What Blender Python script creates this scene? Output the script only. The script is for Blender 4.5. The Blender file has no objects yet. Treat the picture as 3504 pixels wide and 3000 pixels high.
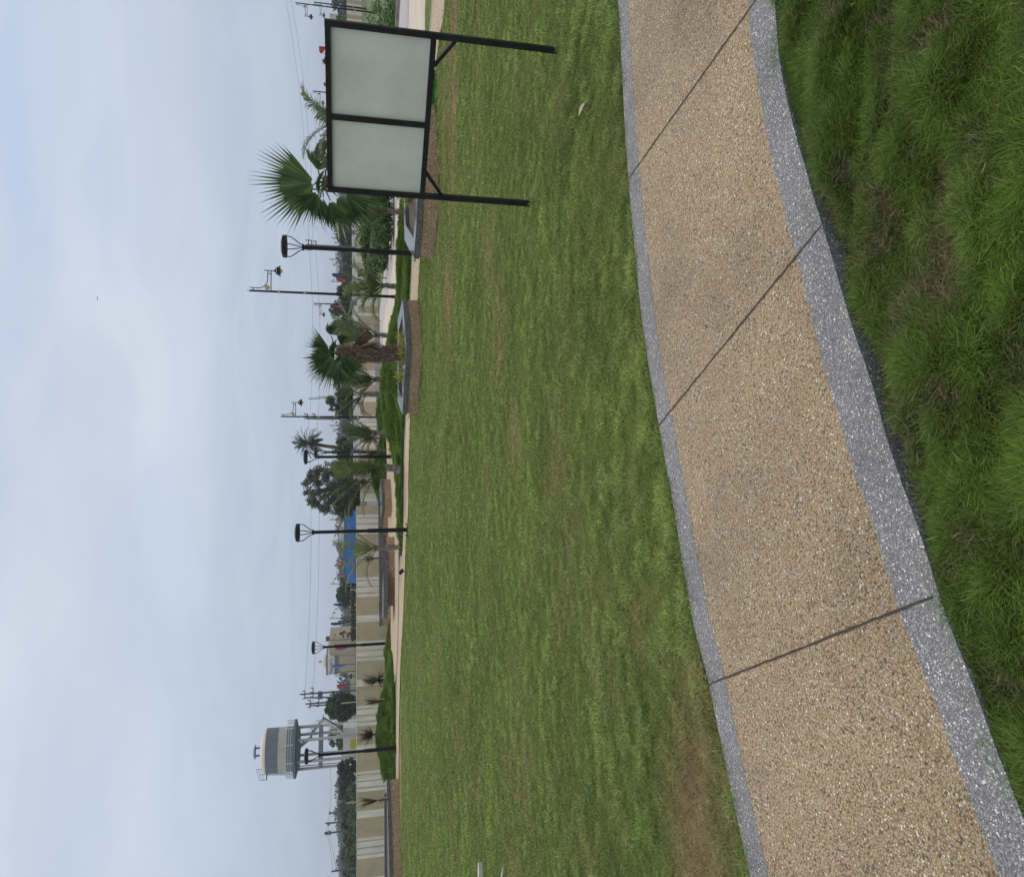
import bpy, bmesh, math, random
import numpy as np
from mathutils import Vector, Matrix
random.seed(7); rng = np.random.default_rng(7)
scene = bpy.context.scene
COL = scene.collection
R = math.radians

# ------------------------------------------------------------------ camera
F, H = 2500.0, 1.6                       # focal length in photo pixels (3504 wide), eye height
PITCH = math.atan((1752 - 1185) / F)
cp, sp = math.cos(PITCH), math.sin(PITCH)
cam_d = bpy.data.cameras.new('camera'); cam = bpy.data.objects.new('camera', cam_d); COL.objects.link(cam)
cam_d.sensor_fit = 'HORIZONTAL'; cam_d.sensor_width = 36.0; cam_d.lens = 36.0 * F / 3504
cam_d.clip_start = 0.05; cam_d.clip_end = 6000
d_ = Vector((0, cp, -sp)); u_ = Vector((0, sp, cp)); r_ = Vector((1, 0, 0))
m_ = Matrix.Identity(4)                  # the phone was held on its side: the picture's right is down
for i in range(3):
    m_[i][0] = -u_[i]; m_[i][1] = r_[i]; m_[i][2] = -d_[i]
m_[2][3] = H
cam.matrix_world = m_
scene.camera = cam
scene.render.resolution_x, scene.render.resolution_y = 1024, 876
scene.cycles.max_bounces = 6; scene.cycles.transparent_max_bounces = 6

def ray(px, py):
    a = px - 1752; b = 1500 - py
    return Vector((b, F * cp - a * sp, -F * sp - a * cp))
def P(px, py, z=0.0):                    # photo point on the level z
    d = ray(px, py); t = (z - H) / d.z
    return Vector((d.x * t, d.y * t, z))
def Q(px, py, Y):                        # photo point at the distance Y
    d = ray(px, py); t = Y / d.y
    return Vector((d.x * t, Y, H + d.z * t))

# ------------------------------------------------------------------ world, sun, exposure
SUN_EL, SUN_AZ = 58, 12                  # high, ahead and a little to one side, behind thin cloud
w = bpy.data.worlds.new('World'); scene.world = w; w.use_nodes = True
nt = w.node_tree; nt.nodes.clear(); N = nt.nodes; L = nt.links
out = N.new('ShaderNodeOutputWorld'); bg = N.new('ShaderNodeBackground'); bg.inputs['Strength'].default_value = 0.1
sky = N.new('ShaderNodeTexSky'); sky.sky_type = 'NISHITA'; sky.sun_disc = False
sky.sun_elevation = R(SUN_EL); sky.sun_rotation = R(SUN_AZ); sky.dust_density = 2.0; sky.ozone_density = 1.5
tc = N.new('ShaderNodeTexCoord'); sep = N.new('ShaderNodeSeparateXYZ'); L.new(tc.outputs['Generated'], sep.inputs[0])
def wmath(op, a, b=None):
    n = N.new('ShaderNodeMath'); n.operation = op
    for i, v in enumerate((a, b)):
        if v is None: continue
        if isinstance(v, (int, float)): n.inputs[i].default_value = v
        else: L.new(v, n.inputs[i])
    return n.outputs[0]
def wramp(fac, stops):
    n = N.new('ShaderNodeValToRGB'); n.color_ramp.interpolation = 'EASE'
    e = n.color_ramp.elements
    while len(e) < len(stops): e.new(0.5)
    for k, (p, c) in zip(e, stops): k.position = p; k.color = (*c, 1)
    L.new(fac, n.inputs[0]); return n.outputs[0]
def wmix(fac, a, b):
    n = N.new('ShaderNodeMix'); n.data_type = 'RGBA'; n.clamp_result = False
    for s, v in ((0, fac), (6, a), (7, b)):
        if isinstance(v, (int, float)): n.inputs[s].default_value = v
        elif isinstance(v, tuple): n.inputs[s].default_value = (*v, 1)
        else: L.new(v, n.inputs[s])
    return n.outputs[2]
den = wmath('ADD', sep.outputs[2], 0.16)
cx = wmath('DIVIDE', sep.outputs[0], den); cy = wmath('DIVIDE', sep.outputs[1], den)
cmb = N.new('ShaderNodeCombineXYZ'); L.new(cx, cmb.inputs[0]); L.new(cy, cmb.inputs[1])
def wnoise(scale, detail, rough, off, dist=0.0):
    mp = N.new('ShaderNodeMapping'); mp.inputs['Location'].default_value = off
    mp.inputs['Scale'].default_value = (0.8, 1.0, 1.0)
    L.new(cmb.outputs[0], mp.inputs[0])
    n = N.new('ShaderNodeTexNoise'); n.inputs['Scale'].default_value = scale; n.inputs['Detail'].default_value = detail
    n.inputs['Roughness'].default_value = rough; n.inputs['Distortion'].default_value = dist
    L.new(mp.outputs[0], n.inputs[0]); return n.outputs[0]
n1 = wnoise(0.75, 5, 0.5, (3.1, 1.2, 0), 0.5); n2 = wnoise(2.2, 7, 0.55, (0.4, 7.7, 0), 0.4)
el = sep.outputs[2]
base = wramp(el, [(0.0, (0.40, 0.485, 0.605)), (0.09, (0.455, 0.54, 0.66)), (0.24, (0.60, 0.665, 0.76)), (0.45, (0.65, 0.705, 0.79)), (0.75, (0.98, 0.95, 0.90))])
blue = wramp(el, [(0.0, (0.44, 0.54, 0.69)), (0.22, (0.49, 0.585, 0.755)), (0.42, (0.42, 0.525, 0.73)), (0.75, (0.90, 0.88, 0.86))])
mask1 = wramp(n1, [(0.42, (0, 0, 0)), (0.62, (1, 1, 1))])
mask2 = wramp(n2, [(0.38, (0, 0, 0)), (0.66, (1, 1, 1))])
elm = wramp(el, [(0.02, (0.18, 0.18, 0.18)), (0.36, (1, 1, 1))])
mk = wmath('MULTIPLY', wmath('MULTIPLY', wmath('ADD', wmath('MULTIPLY', mask1, 0.75), wmath('MULTIPLY', mask2, 0.35)), elm), 0.72)
soft = wramp(wnoise(1.3, 6, 0.6, (5.5, 2.4, 0), 0.8), [(0.36, (0.945, 0.95, 0.96)), (0.64, (1.05, 1.045, 1.035))])
vm_ = N.new('ShaderNodeVectorMath'); vm_.operation = 'MULTIPLY'; L.new(base, vm_.inputs[0]); L.new(soft, vm_.inputs[1])
cloud = wmix(mk, vm_.outputs[0], blue)
scl = N.new('ShaderNodeVectorMath'); scl.operation = 'SCALE'; scl.inputs['Scale'].default_value = 10.6
L.new(cloud, scl.inputs[0])
fin = wmix(0.94, sky.outputs[0], scl.outputs[0])
L.new(fin, bg.inputs[0]); L.new(bg.outputs[0], out.inputs[0])

sd = bpy.data.lights.new('sun', 'SUN'); so = bpy.data.objects.new('sun', sd); COL.objects.link(so)
sd.energy = 1.25; sd.angle = R(14); sd.color = (1.0, 0.95, 0.87)
v_ = Vector((math.sin(R(SUN_AZ)) * math.cos(R(SUN_EL)), math.cos(R(SUN_AZ)) * math.cos(R(SUN_EL)), math.sin(R(SUN_EL))))
so.rotation_euler = v_.to_track_quat('Z', 'Y').to_euler(); so.location = (0, 40, 60)
vs = scene.view_settings
vs.view_transform = 'Standard'; vs.look = 'None'; vs.exposure = 0.0; vs.gamma = 1.0; vs.use_curve_mapping = False

# ------------------------------------------------------------------ noise helper (numpy value noise)
def vnoise(x, y, seed=0):
    xi = np.floor(x).astype(np.int64); yi = np.floor(y).astype(np.int64)
    fx = x - xi; fy = y - yi; fx = fx * fx * (3 - 2 * fx); fy = fy * fy * (3 - 2 * fy)
    def h(a, b):
        n = (a * 374761393 + b * 668265263 + seed * 1442695041) & 0x7fffffff
        n = ((n ^ (n >> 13)) * 1274126177) & 0x7fffffff
        return ((n ^ (n >> 16)) & 0xffff) / 65535.0
    return (h(xi, yi) * (1 - fx) + h(xi + 1, yi) * fx) * (1 - fy) + (h(xi, yi + 1) * (1 - fx) + h(xi + 1, yi + 1) * fx) * fy
def fnoise(x, y, seed=0, o=3):
    s = 0; a = 0.5; t = 0
    for k in range(o):
        s = s + a * vnoise(x * 2 ** k, y * 2 ** k, seed + k); t += a; a *= 0.55
    return s / t

# ------------------------------------------------------------------ materials
def newmat(name):
    m = bpy.data.materials.new(name); m.use_nodes = True
    m.node_tree.nodes.clear(); return m
class NT:
    def __init__(s, m):
        s.t = m.node_tree; s.out = s.n('ShaderNodeOutputMaterial')
    def n(s, ty, **k):
        x = s.t.nodes.new(ty)
        for a, b in k.items(): setattr(x, a, b)
        return x
    def l(s, a, b): s.t.links.new(a, b)
    def noise(s, scale, detail=4, rough=0.55, vec=None, dist=0.0, stretch=None):
        x = s.n('ShaderNodeTexNoise'); x.inputs['Scale'].default_value = scale; x.inputs['Detail'].default_value = detail
        x.inputs['Roughness'].default_value = rough; x.inputs['Distortion'].default_value = dist
        if vec is None: vec = s.n('ShaderNodeTexCoord').outputs['Object']
        if stretch:
            mp = s.n('ShaderNodeMapping'); mp.inputs['Scale'].default_value = stretch; s.l(vec, mp.inputs[0]); vec = mp.outputs[0]
        s.l(vec, x.inputs['Vector']); return x.outputs[0]
    def vor(s, scale, stretch=None, feature='F1'):
        x = s.n('ShaderNodeTexVoronoi'); x.inputs['Scale'].default_value = scale; x.feature = feature
        v = s.n('ShaderNodeTexCoord').outputs['Object']
        s.l(v, x.inputs['Vector']); return x
    def ramp(s, fac, stops, mode='LINEAR'):
        x = s.n('ShaderNodeValToRGB'); x.color_ramp.interpolation = mode; e = x.color_ramp.elements
        while len(e) < len(stops): e.new(0.5)
        for k, (p, c) in zip(e, stops):
            k.position = p; k.color = (*c, 1) if len(c) == 3 else c
        s.l(fac, x.inputs[0]); return x.outputs[0]
    def mix(s, fac, a, b, mode='MIX'):
        x = s.n('ShaderNodeMix'); x.data_type = 'RGBA'; x.blend_type = mode
        for i, v in ((0, fac), (6, a), (7, b)):
            if isinstance(v, (int, float)): x.inputs[i].default_value = v
            elif isinstance(v, tuple): x.inputs[i].default_value = (*v, 1)
            else: s.l(v, x.inputs[i])
        return x.outputs[2]
    def math(s, op, a, b):
        x = s.n('ShaderNodeMath'); x.operation = op
        for i, v in enumerate((a, b)):
            if isinstance(v, (int, float)): x.inputs[i].default_value = v
            else: s.l(v, x.inputs[i])
        return x.outputs[0]
    def bump(s, h, st, dist=0.01):
        x = s.n('ShaderNodeBump'); x.inputs['Strength'].default_value = st; x.inputs['Distance'].default_value = dist
        s.l(h, x.inputs['Height']); return x.outputs[0]
    def pbr(s, col, rough=0.6, metal=0.0, normal=None, spec=0.5):
        x = s.n('ShaderNodeBsdfPrincipled')
        for k, v in (('Base Color', col), ('Roughness', rough), ('Metallic', metal), ('Specular IOR Level', spec)):
            if isinstance(v, (int, float)): x.inputs[k].default_value = v
            elif isinstance(v, tuple): x.inputs[k].default_value = (*v, 1)
            else: s.l(v, x.inputs[k])
        if normal is not None: s.l(normal, x.inputs['Normal'])
        s.l(x.outputs[0], s.out.inputs[0]); return x
def shade(c, k): return tuple(min(1, x * k) for x in c)
def plain(name, c, rough=0.6, metal=0.0, var=0.15, scale=6.0, bump=0.0, spec=0.5, stretch=None):
    m = newmat(name); t = NT(m)
    nz = t.noise(scale, 6, 0.65, stretch=stretch)
    col = t.ramp(nz, [(0.3, shade(c, 1 - var)), (0.7, shade(c, 1 + var))])
    nb = t.bump(t.noise(scale * 12, 4, 0.6), bump, 0.01) if bump else None
    t.pbr(col, rough, metal, nb, spec); return m
def leafmat(name, c, var=0.35, scale=3.0, trans=0.35, rough=0.55, c2=None, attr=False):
    m = newmat(name); t = NT(m)
    if attr:
        a = t.n('ShaderNodeAttribute'); a.attribute_name = 'Col'; col = a.outputs['Color']
    else:
        geo = t.n('ShaderNodeNewGeometry')
        nz = t.noise(scale, 3, 0.6)
        isl = geo.outputs['Random Per Island']
        fac = t.math('ADD', t.math('MULTIPLY', nz, 0.5), t.math('MULTIPLY', isl, 0.5))
        col = t.ramp(fac, [(0.25, shade(c, 1 - var)), (0.55, c), (0.8, c2 or shade(c, 1 + var))])
    p = t.n('ShaderNodeBsdfPrincipled'); p.inputs['Roughness'].default_value = rough; p.inputs['Specular IOR Level'].default_value = 0.3
    t.l(col, p.inputs['Base Color'])
    tr = t.n('ShaderNodeBsdfTranslucent'); t.l(col, tr.inputs[0])
    mx = t.n('ShaderNodeMixShader'); mx.inputs[0].default_value = trans
    t.l(p.outputs[0], mx.inputs[1]); t.l(tr.outputs[0], mx.inputs[2]); t.l(mx.outputs[0], t.out.inputs[0])
    return m
def pebbles(name, palette, scale, bumpst=0.5, tint_scale=0.8, stain=0.18, grout=None):
    m = newmat(name); t = NT(m)
    v = t.vor(scale); sepc = t.n('ShaderNodeSeparateColor'); t.l(v.outputs['Color'], sepc.inputs[0])
    col = t.ramp(sepc.outputs[0], palette, 'CONSTANT')
    v2 = t.vor(scale * 1.9); sp2 = t.n('ShaderNodeSeparateColor'); t.l(v2.outputs['Color'], sp2.inputs[0])
    col2 = t.ramp(sp2.outputs[1], palette, 'CONSTANT')
    sel = t.ramp(sepc.outputs[2], [(0.0, (0, 0, 0)), (0.62, (1, 1, 1))], 'CONSTANT')
    col = t.mix(sel, col, col2)
    gr = t.ramp(v.outputs['Distance'], [(0.30, (1, 1, 1)), (0.75, grout or (0.55, 0.5, 0.45))])
    col = t.mix(1.0, col, gr, 'MULTIPLY')
    nz = t.noise(tint_scale, 6, 0.62)
    tint = t.ramp(nz, [(0.28, (1 - stain,) * 3), (0.5, (1, 1, 1)), (0.75, (1 + stain * 0.6,) * 3)])
    col = t.mix(1.0, col, tint, 'MULTIPLY')
    dirt = t.ramp(t.noise(3.2, 7, 0.7), [(0.56, (0, 0, 0)), (0.78, (0.27, 0.27, 0.27))])
    col = t.mix(dirt, col, (0.125, 0.098, 0.068))
    h = t.math('MULTIPLY', v.outputs['Distance'], -1.0)
    t.pbr(col, 0.62, 0, t.bump(h, bumpst, 0.006), 0.35); return m
_T = [(0.0, (0.46, 0.32, 0.18)), (0.14, (0.56, 0.42, 0.27)), (0.30, (0.36, 0.24, 0.14)), (0.42, (0.60, 0.50, 0.38)),
       (0.54, (0.50, 0.34, 0.17)), (0.66, (0.22, 0.155, 0.11)), (0.74, (0.58, 0.48, 0.36)), (0.84, (0.14, 0.11, 0.10)), (0.89, (0.48, 0.43, 0.37)), (0.962, (0.92, 0.90, 0.86))]
TAN = [(p, tuple((0.92 * v + 0.08 * (sum(c) / 3)) * k for v, k in zip(c, (0.74, 0.745, 0.69)))) for p, c in _T]
GREY = [(0.0, (0.125, 0.13, 0.145)), (0.2, (0.17, 0.178, 0.195)), (0.4, (0.22, 0.228, 0.245)), (0.58, (0.15, 0.156, 0.17)), (0.72, (0.28, 0.288, 0.305)), (0.86, (0.40, 0.41, 0.42)), (0.955, (0.76, 0.77, 0.77))]
M = {}
M['tan'] = pebbles('tan_pebble_wash', TAN, 140, 0.6, 1.1, 0.34)
M['tan_far'] = pebbles('tan_pebble_wash_far', [(p, tuple(x * 0.55 + y * 0.55 for x, y in zip(c, (0.54, 0.42, 0.29)))) for p, c in TAN], 42)
M['greyb'] = pebbles('grey_chip_border', [(p, (c[0] * 0.97, c[1] * 0.95, c[2] * 0.92)) for p, c in GREY], 200, 0.4, 2.2, 0.25, (0.7, 0.7, 0.72))
M['brownagg'] = pebbles('brown_pebble_render', [(p, (c[0] * 1.0, c[1] * 0.94, c[2] * 0.88)) for p, c in _T], 60, 0.5, 1.2, 0.2)
M['granite'] = pebbles('grey_granite', [(p, shade(c, 0.55)) for p, c in GREY], 90, 0.05, 3.0, 0.2, (0.9, 0.9, 0.9))
M['granite'].node_tree.nodes['Principled BSDF'].inputs['Roughness'].default_value = 0.16
M['soil'] = plain('damp_soil', (0.085, 0.068, 0.05), 0.95, 0, 0.45, 14, 0.8)
M['joint'] = plain('joint_filler', (0.05, 0.038, 0.028), 0.9, 0, 0.5, 30, 0.5)
M['black'] = plain('black_paint', (0.010, 0.011, 0.014), 0.5, 0, 0.3, 12, 0, 0.22)
M['steel'] = plain('dark_steel', (0.013, 0.012, 0.012), 0.5, 0.0, 0.6, 9, 0.05, 0.25)
M['panel'] = plain('pale_panel', (0.60, 0.635, 0.565), 0.5, 0, 0.14, 1.9)
M['gold'] = plain('gold_paint', (0.55, 0.42, 0.18), 0.4, 0.4, 0.2, 30)
M['globe'] = plain('pale_globe', (0.75, 0.76, 0.78), 0.15, 0, 0.03)
M['beige'] = plain('beige_paint', (0.50, 0.41, 0.285), 0.85, 0, 0.12, 2.5, 0.15)
M['white'] = plain('white_paint', (0.76, 0.70, 0.615), 0.85, 0, 0.2, 2.0, 0.1, stretch=(4, 4, 0.5))
M['groove'] = plain('grey_groove', (0.46, 0.43, 0.385), 0.9, 0, 0.35, 5, stretch=(3, 3, 0.6))
M['dado'] = plain('stained_plaster', (0.36, 0.34, 0.345), 0.9, 0, 0.5, 3.0, 0.2, stretch=(3, 3, 0.5))
M['conc'] = plain('pale_concrete', (0.49, 0.44, 0.365), 0.8, 0, 0.22, 0.9, 0.1, stretch=(0.35, 3.0, 1))
M['conc_grey'] = plain('stained_concrete', (0.36, 0.33, 0.345), 0.75, 0, 0.45, 1.1, 0.1, stretch=(0.3, 3.5, 1))
M['road'] = plain('worn_asphalt', (0.10, 0.10, 0.10), 0.9, 0, 0.2, 1.5, 0.2)
M['earth'] = plain('far_ground', (0.075, 0.095, 0.045), 0.95, 0, 0.4, 0.15)
M['kerb'] = plain('kerb_stone', (0.22, 0.205, 0.20), 0.85, 0, 0.35, 3)
M['blue'] = plain('blue_sheet', (0.05, 0.23, 0.58), 0.5, 0, 0.12, 1.0)
M['tower_dark'] = plain('slate_paint', (0.165, 0.195, 0.235), 0.7, 0, 0.16, 1.2, stretch=(2, 2, 0.4))
M['tower_light'] = plain('cream_paint', (0.54, 0.50, 0.44), 0.75, 0, 0.16, 0.9, stretch=(2, 2, 0.4))
M['tower_white'] = plain('white_wash', (0.72, 0.71, 0.69), 0.8, 0, 0.08, 1.0)
M['yellow'] = plain('yellow_door', (0.62, 0.48, 0.03), 0.6, 0, 0.1, 2)
M['bark'] = plain('bark', (0.13, 0.10, 0.075), 0.9, 0, 0.4, 8, 0.6)
M['palmbark'] = plain('grey_palm_trunk', (0.24, 0.215, 0.185), 0.9, 0, 0.4, 14, 0.6, stretch=(1, 1, 3))
M['fanbark'] = plain('old_leaf_bases', (0.105, 0.062, 0.045), 0.85, 0, 0.45, 10, 0.4)
M['stub'] = plain('cut_leaf_stub', (0.24, 0.165, 0.125), 0.8, 0, 0.4, 14, 0.3)
M['deadleaf'] = leafmat('dead_leaf', (0.22, 0.145, 0.085), 0.4, 4, 0.2)
M['fan'] = leafmat('fan_leaf', (0.085, 0.15, 0.055), 0.4, 3, 0.35, 0.4, (0.20, 0.28, 0.11))
M['feather'] = leafmat('feather_leaf', (0.145, 0.20, 0.07), 0.35, 3, 0.4, 0.5, (0.26, 0.30, 0.12))
M['feather_dk'] = leafmat('feather_leaf_dark', (0.095, 0.135, 0.06), 0.35, 3, 0.35, 0.5)
M['coco'] = leafmat('coconut_leaf', (0.10, 0.17, 0.075), 0.3, 3, 0.35)
M['spider'] = leafmat('spider_leaf', (0.40, 0.43, 0.09), 0.4, 8, 0.4, 0.5, (0.60, 0.60, 0.20))
M['yucca'] = leafmat('yucca_leaf', (0.13, 0.135, 0.06), 0.4, 8, 0.25, 0.5, (0.24, 0.20, 0.10))
M['yucca_dk'] = leafmat('yucca_leaf_brown', (0.115, 0.085, 0.05), 0.45, 8, 0.2, 0.5, (0.15, 0.15, 0.06))
M['redstem'] = plain('red_stem', (0.13, 0.05, 0.04), 0.8, 0, 0.3, 20)
M['shrub'] = leafmat('shrub_leaf', (0.075, 0.15, 0.042), 0.4, 2, 0.3, 0.5, (0.15, 0.25, 0.07))
M['tree1'] = leafmat('tree_leaf_dark', (0.060, 0.095, 0.048), 0.5, 0.5, 0.3, 0.5, (0.12, 0.165, 0.08))
M['tree2'] = leafmat('tree_leaf_mid', (0.075, 0.13, 0.055), 0.45, 0.5, 0.3, 0.5, (0.15, 0.21, 0.09))
M['tree3'] = leafmat('tree_leaf_grey', (0.085, 0.10, 0.065), 0.4, 0.6, 0.25, 0.5, (0.14, 0.14, 0.085))
M['tree4'] = leafmat('tree_leaf_hazed', (0.085, 0.12, 0.095), 0.3, 0.3, 0.2)  # distance haze painted into the leaf colour, on top of the haze volume
M['weed'] = leafmat('weed_leaf', (0.085, 0.155, 0.07), 0.3, 20, 0.3)
M['blade'] = leafmat('grass_blade', (0, 0, 0), trans=0.35, attr=True, rough=0.6)
for nm, c in (('red', (0.50, 0.035, 0.05)), ('navy', (0.025, 0.04, 0.22)), ('magenta', (0.46, 0.04, 0.22)), ('skyblue', (0.09, 0.25, 0.52)), ('pink', (0.68, 0.22, 0.22)), ('purple', (0.08, 0.04, 0.13)), ('green', (0.05, 0.40, 0.05)), ('lime', (0.45, 0.60, 0.08)), ('cloth_dark', (0.03, 0.02, 0.035)), ('rust', (0.42, 0.17, 0.09))):
    M[nm] = plain(nm + '_cloth', c, 0.7, 0, 0.15, 5)
M['wire'] = plain('wire', (0.16, 0.17, 0.19), 0.6)
M['pole_conc'] = plain('power_pole_grey', (0.11, 0.115, 0.125), 0.8)
M['bamboo'] = plain('bamboo_stake', (0.42, 0.36, 0.27), 0.7, 0, 0.2, 20)
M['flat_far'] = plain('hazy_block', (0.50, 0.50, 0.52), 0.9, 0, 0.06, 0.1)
M['flat_pink'] = plain('pinkish_block', (0.48, 0.36, 0.33), 0.9, 0, 0.06, 0.1)
M['window'] = plain('dark_window', (0.20, 0.22, 0.25), 0.3, 0, 0.1, 0.3)
M['leafdry'] = plain('dry_leaf', (0.40, 0.31, 0.215), 0.7, 0, 0.2, 30)
M['chalk'] = plain('chalky_white', (0.50, 0.48, 0.42), 0.8, 0, 0.1, 20)

# ------------------------------------------------------------------ mesh helpers
class MB:
    def __init__(s): s.v = []; s.f = []; s.m = []
    def add(s, vs, fs, mi=0):
        o = len(s.v); s.v += [tuple(x) for x in vs]
        s.f += [tuple(i + o for i in f) for f in fs]; s.m += [mi] * len(fs); return s
    def box(s, x0, y0, z0, x1, y1, z1, mi=0):
        return s.add([(x0, y0, z0), (x1, y0, z0), (x1, y1, z0), (x0, y1, z0), (x0, y0, z1), (x1, y0, z1), (x1, y1, z1), (x0, y1, z1)],
                     [(0, 3, 2, 1), (4, 5, 6, 7), (0, 1, 5, 4), (1, 2, 6, 5), (2, 3, 7, 6), (3, 0, 4, 7)], mi)
    def tube(s, pts, rad, n=8, mi=0, cap=True):
        pts = [Vector(p) for p in pts]
        if isinstance(rad, (int, float)): rad = [rad] * len(pts)
        rings = []; up = None
        for i, p in enumerate(pts):
            t = (pts[min(i + 1, len(pts) - 1)] - pts[max(i - 1, 0)]).normalized()
            if up is None: up = Vector((1, 0, 0)) if abs(t.x) < 0.8 else Vector((0, 1, 0))
            a = (up - t * up.dot(t)).normalized(); b = t.cross(a); up = a
            rings.append([p + (a * math.cos(2 * math.pi * k / n) + b * math.sin(2 * math.pi * k / n)) * rad[i] for k in range(n)])
        vs = [q for r in rings for q in r]; fs = []
        for i in range(len(pts) - 1):
            for k in range(n):
                fs.append((i * n + k, i * n + (k + 1) % n, (i + 1) * n + (k + 1) % n, (i + 1) * n + k))
        if cap: fs += [tuple(range(n - 1, -1, -1)), tuple(range((len(pts) - 1) * n, len(pts) * n))]
        return s.add(vs, fs, mi)
    def bar(s, a, b, w_, d_=None, mi=0):         # square bar between two points
        a = Vector(a); b = Vector(b); t = (b - a).normalized(); d_ = d_ or w_
        ref = Vector((0, 0, 1)) if abs(t.z) < 0.9 else Vector((1, 0, 0))
        x = t.cross(ref).normalized() * w_ / 2; y = t.cross(x).normalized() * d_ / 2
        vs = [a - x - y, a + x - y, a + x + y, a - x + y, b - x - y, b + x - y, b + x + y, b - x + y]
        return s.add(vs, [(0, 1, 2, 3), (7, 6, 5, 4), (0, 4, 5, 1), (1, 5, 6, 2), (2, 6, 7, 3), (3, 7, 4, 0)], mi)
    def lathe(s, prof, n=16, c=(0, 0, 0), mi=0):
        vs = [(c[0] + r * math.cos(2 * math.pi * k / n), c[1] + r * math.sin(2 * math.pi * k / n), c[2] + z) for r, z in prof for k in range(n)]
        fs = [(i * n + k, i * n + (k + 1) % n, (i + 1) * n + (k + 1) % n, (i + 1) * n + k) for i in range(len(prof) - 1) for k in range(n)]
        fs += [tuple(range(n - 1, -1, -1)), tuple(range((len(prof) - 1) * n, len(prof) * n))]
        return s.add(vs, fs, mi)
    def prism(s, poly, z0, z1, mi=0):
        n = len(poly); vs = [(x, y, z0) for x, y in poly] + [(x, y, z1) for x, y in poly]
        return s.add(vs, [tuple(range(n - 1, -1, -1)), tuple(range(n, 2 * n))] + [(k, (k + 1) % n, n + (k + 1) % n, n + k) for k in range(n)], mi)
    def build(s, name, mat, parent=None, smooth=False, loc=None):
        me = bpy.data.meshes.new(name); me.from_pydata(s.v, [], s.f)
        mats = mat if isinstance(mat, (list, tuple)) else [mat]
        for m in mats: me.materials.append(m)
        if len(mats) > 1: me.polygons.foreach_set('material_index', s.m)
        if smooth: me.polygons.foreach_set('use_smooth', [True] * len(me.polygons))
        me.update()
        o = bpy.data.objects.new(name, me); COL.objects.link(o)
        if parent: o.parent = parent
        if loc is not None: o.location = loc
        return o
def npmesh(name, verts, quads=None, tris=None, mat=None, col=None, parent=None):
    me = bpy.data.meshes.new(name)
    nq = 0 if quads is None else len(quads); ntr = 0 if tris is None else len(tris)
    me.vertices.add(len(verts)); me.vertices.foreach_set('co', np.asarray(verts, dtype=np.float32).ravel())
    idx = []
    if nq: idx.append(np.asarray(quads).ravel())
    if ntr: idx.append(np.asarray(tris).ravel())
    idx = np.concatenate(idx).astype(np.int32)
    me.loops.add(len(idx)); me.loops.foreach_set('vertex_index', idx)
    me.polygons.add(nq + ntr)
    st = np.concatenate([np.arange(nq) * 4, nq * 4 + np.arange(ntr) * 3]).astype(np.int32)
    me.polygons.foreach_set('loop_start', st)
    if col is not None:
        at = me.color_attributes.new('Col', 'FLOAT_COLOR', 'POINT')
        c4 = np.ones((len(verts), 4), dtype=np.float32); c4[:, :3] = col
        at.data.foreach_set('color', c4.ravel())
    if mat: me.materials.append(mat)
    me.update(calc_edges=True); me.validate()
    o = bpy.data.objects.new(name, me); COL.objects.link(o)
    if parent: o.parent = parent
    return o
def thing(name, label, cat, loc=(0, 0, 0), rz=0.0, group=None):
    o = bpy.data.objects.new(name, None); COL.objects.link(o); o.location = loc; o.rotation_euler.z = rz
    o.empty_display_size = 0.2
    return tag(o, label, cat, group)
def tag(o, label, cat, group=None, kind=None):
    o['label'] = label; o['category'] = cat
    if group: o['group'] = group
    if kind: o['kind'] = kind
    return o
def struct(o, label=None, cat=None):
    o['kind'] = 'structure'
    if label: o['label'] = label; o['category'] = cat
    return o
def dup(root, loc, rz=0.0, label=None, scale=1.0):
    def cp_(o, par):
        c = o.copy(); COL.objects.link(c)
        if par: c.parent = par
        for ch in list(o.children): cp_(ch, c)
        return c
    r = cp_(root, None); r.location = loc; r.rotation_euler.z = rz; r.scale = (scale,) * 3
    if label: r['label'] = label
    return r
def catmull(pts, k=8):
    pts = [Vector((p[0], p[1], 0)) for p in pts]; q = [pts[0] * 2 - pts[1]] + pts + [pts[-1] * 2 - pts[-2]]; o = []
    for i in range(1, len(q) - 2):
        for j in range(k):
            t = j / k; a, b, c, d = q[i - 1], q[i], q[i + 1], q[i + 2]
            o.append(0.5 * ((2 * b) + (c - a) * t + (2 * a - 5 * b + 4 * c - d) * t * t + (3 * b - a - 3 * c + d) * t ** 3))
    o.append(pts[-1]); return [(v.x, v.y) for v in o]
def resample(line, n):
    l = np.array(line); s = np.concatenate([[0], np.cumsum(np.hypot(*np.diff(l, axis=0).T))])
    t = np.linspace(0, s[-1], n)
    return np.stack([np.interp(t, s, l[:, 0]), np.interp(t, s, l[:, 1])], 1)
def strip(name, A, B, z, mat, skirt=0.0, n=160):     # a level sheet between two lines
    a = resample(A, n); b = resample(B, n); mb = MB()
    vs = [(x, y, z) for x, y in a] + [(x, y, z) for x, y in b]
    mb.add(vs, [(i, i + 1, n + i + 1, n + i) for i in range(n - 1)])
    if skirt:
        for l in (a, b):
            mb.add([(x, y, z) for x, y in l] + [(x, y, z - skirt) for x, y in l], [(i, i + 1, n + i + 1, n + i) for i in range(n - 1)])
    for k, f in enumerate(mb.f):          # level faces look up
        p0, p1, p2 = (Vector(mb.v[i]) for i in f[:3])
        if (p1 - p0).cross(p2 - p0).z < 0: mb.f[k] = f[::-1]
    return mb.build(name, mat)
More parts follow.
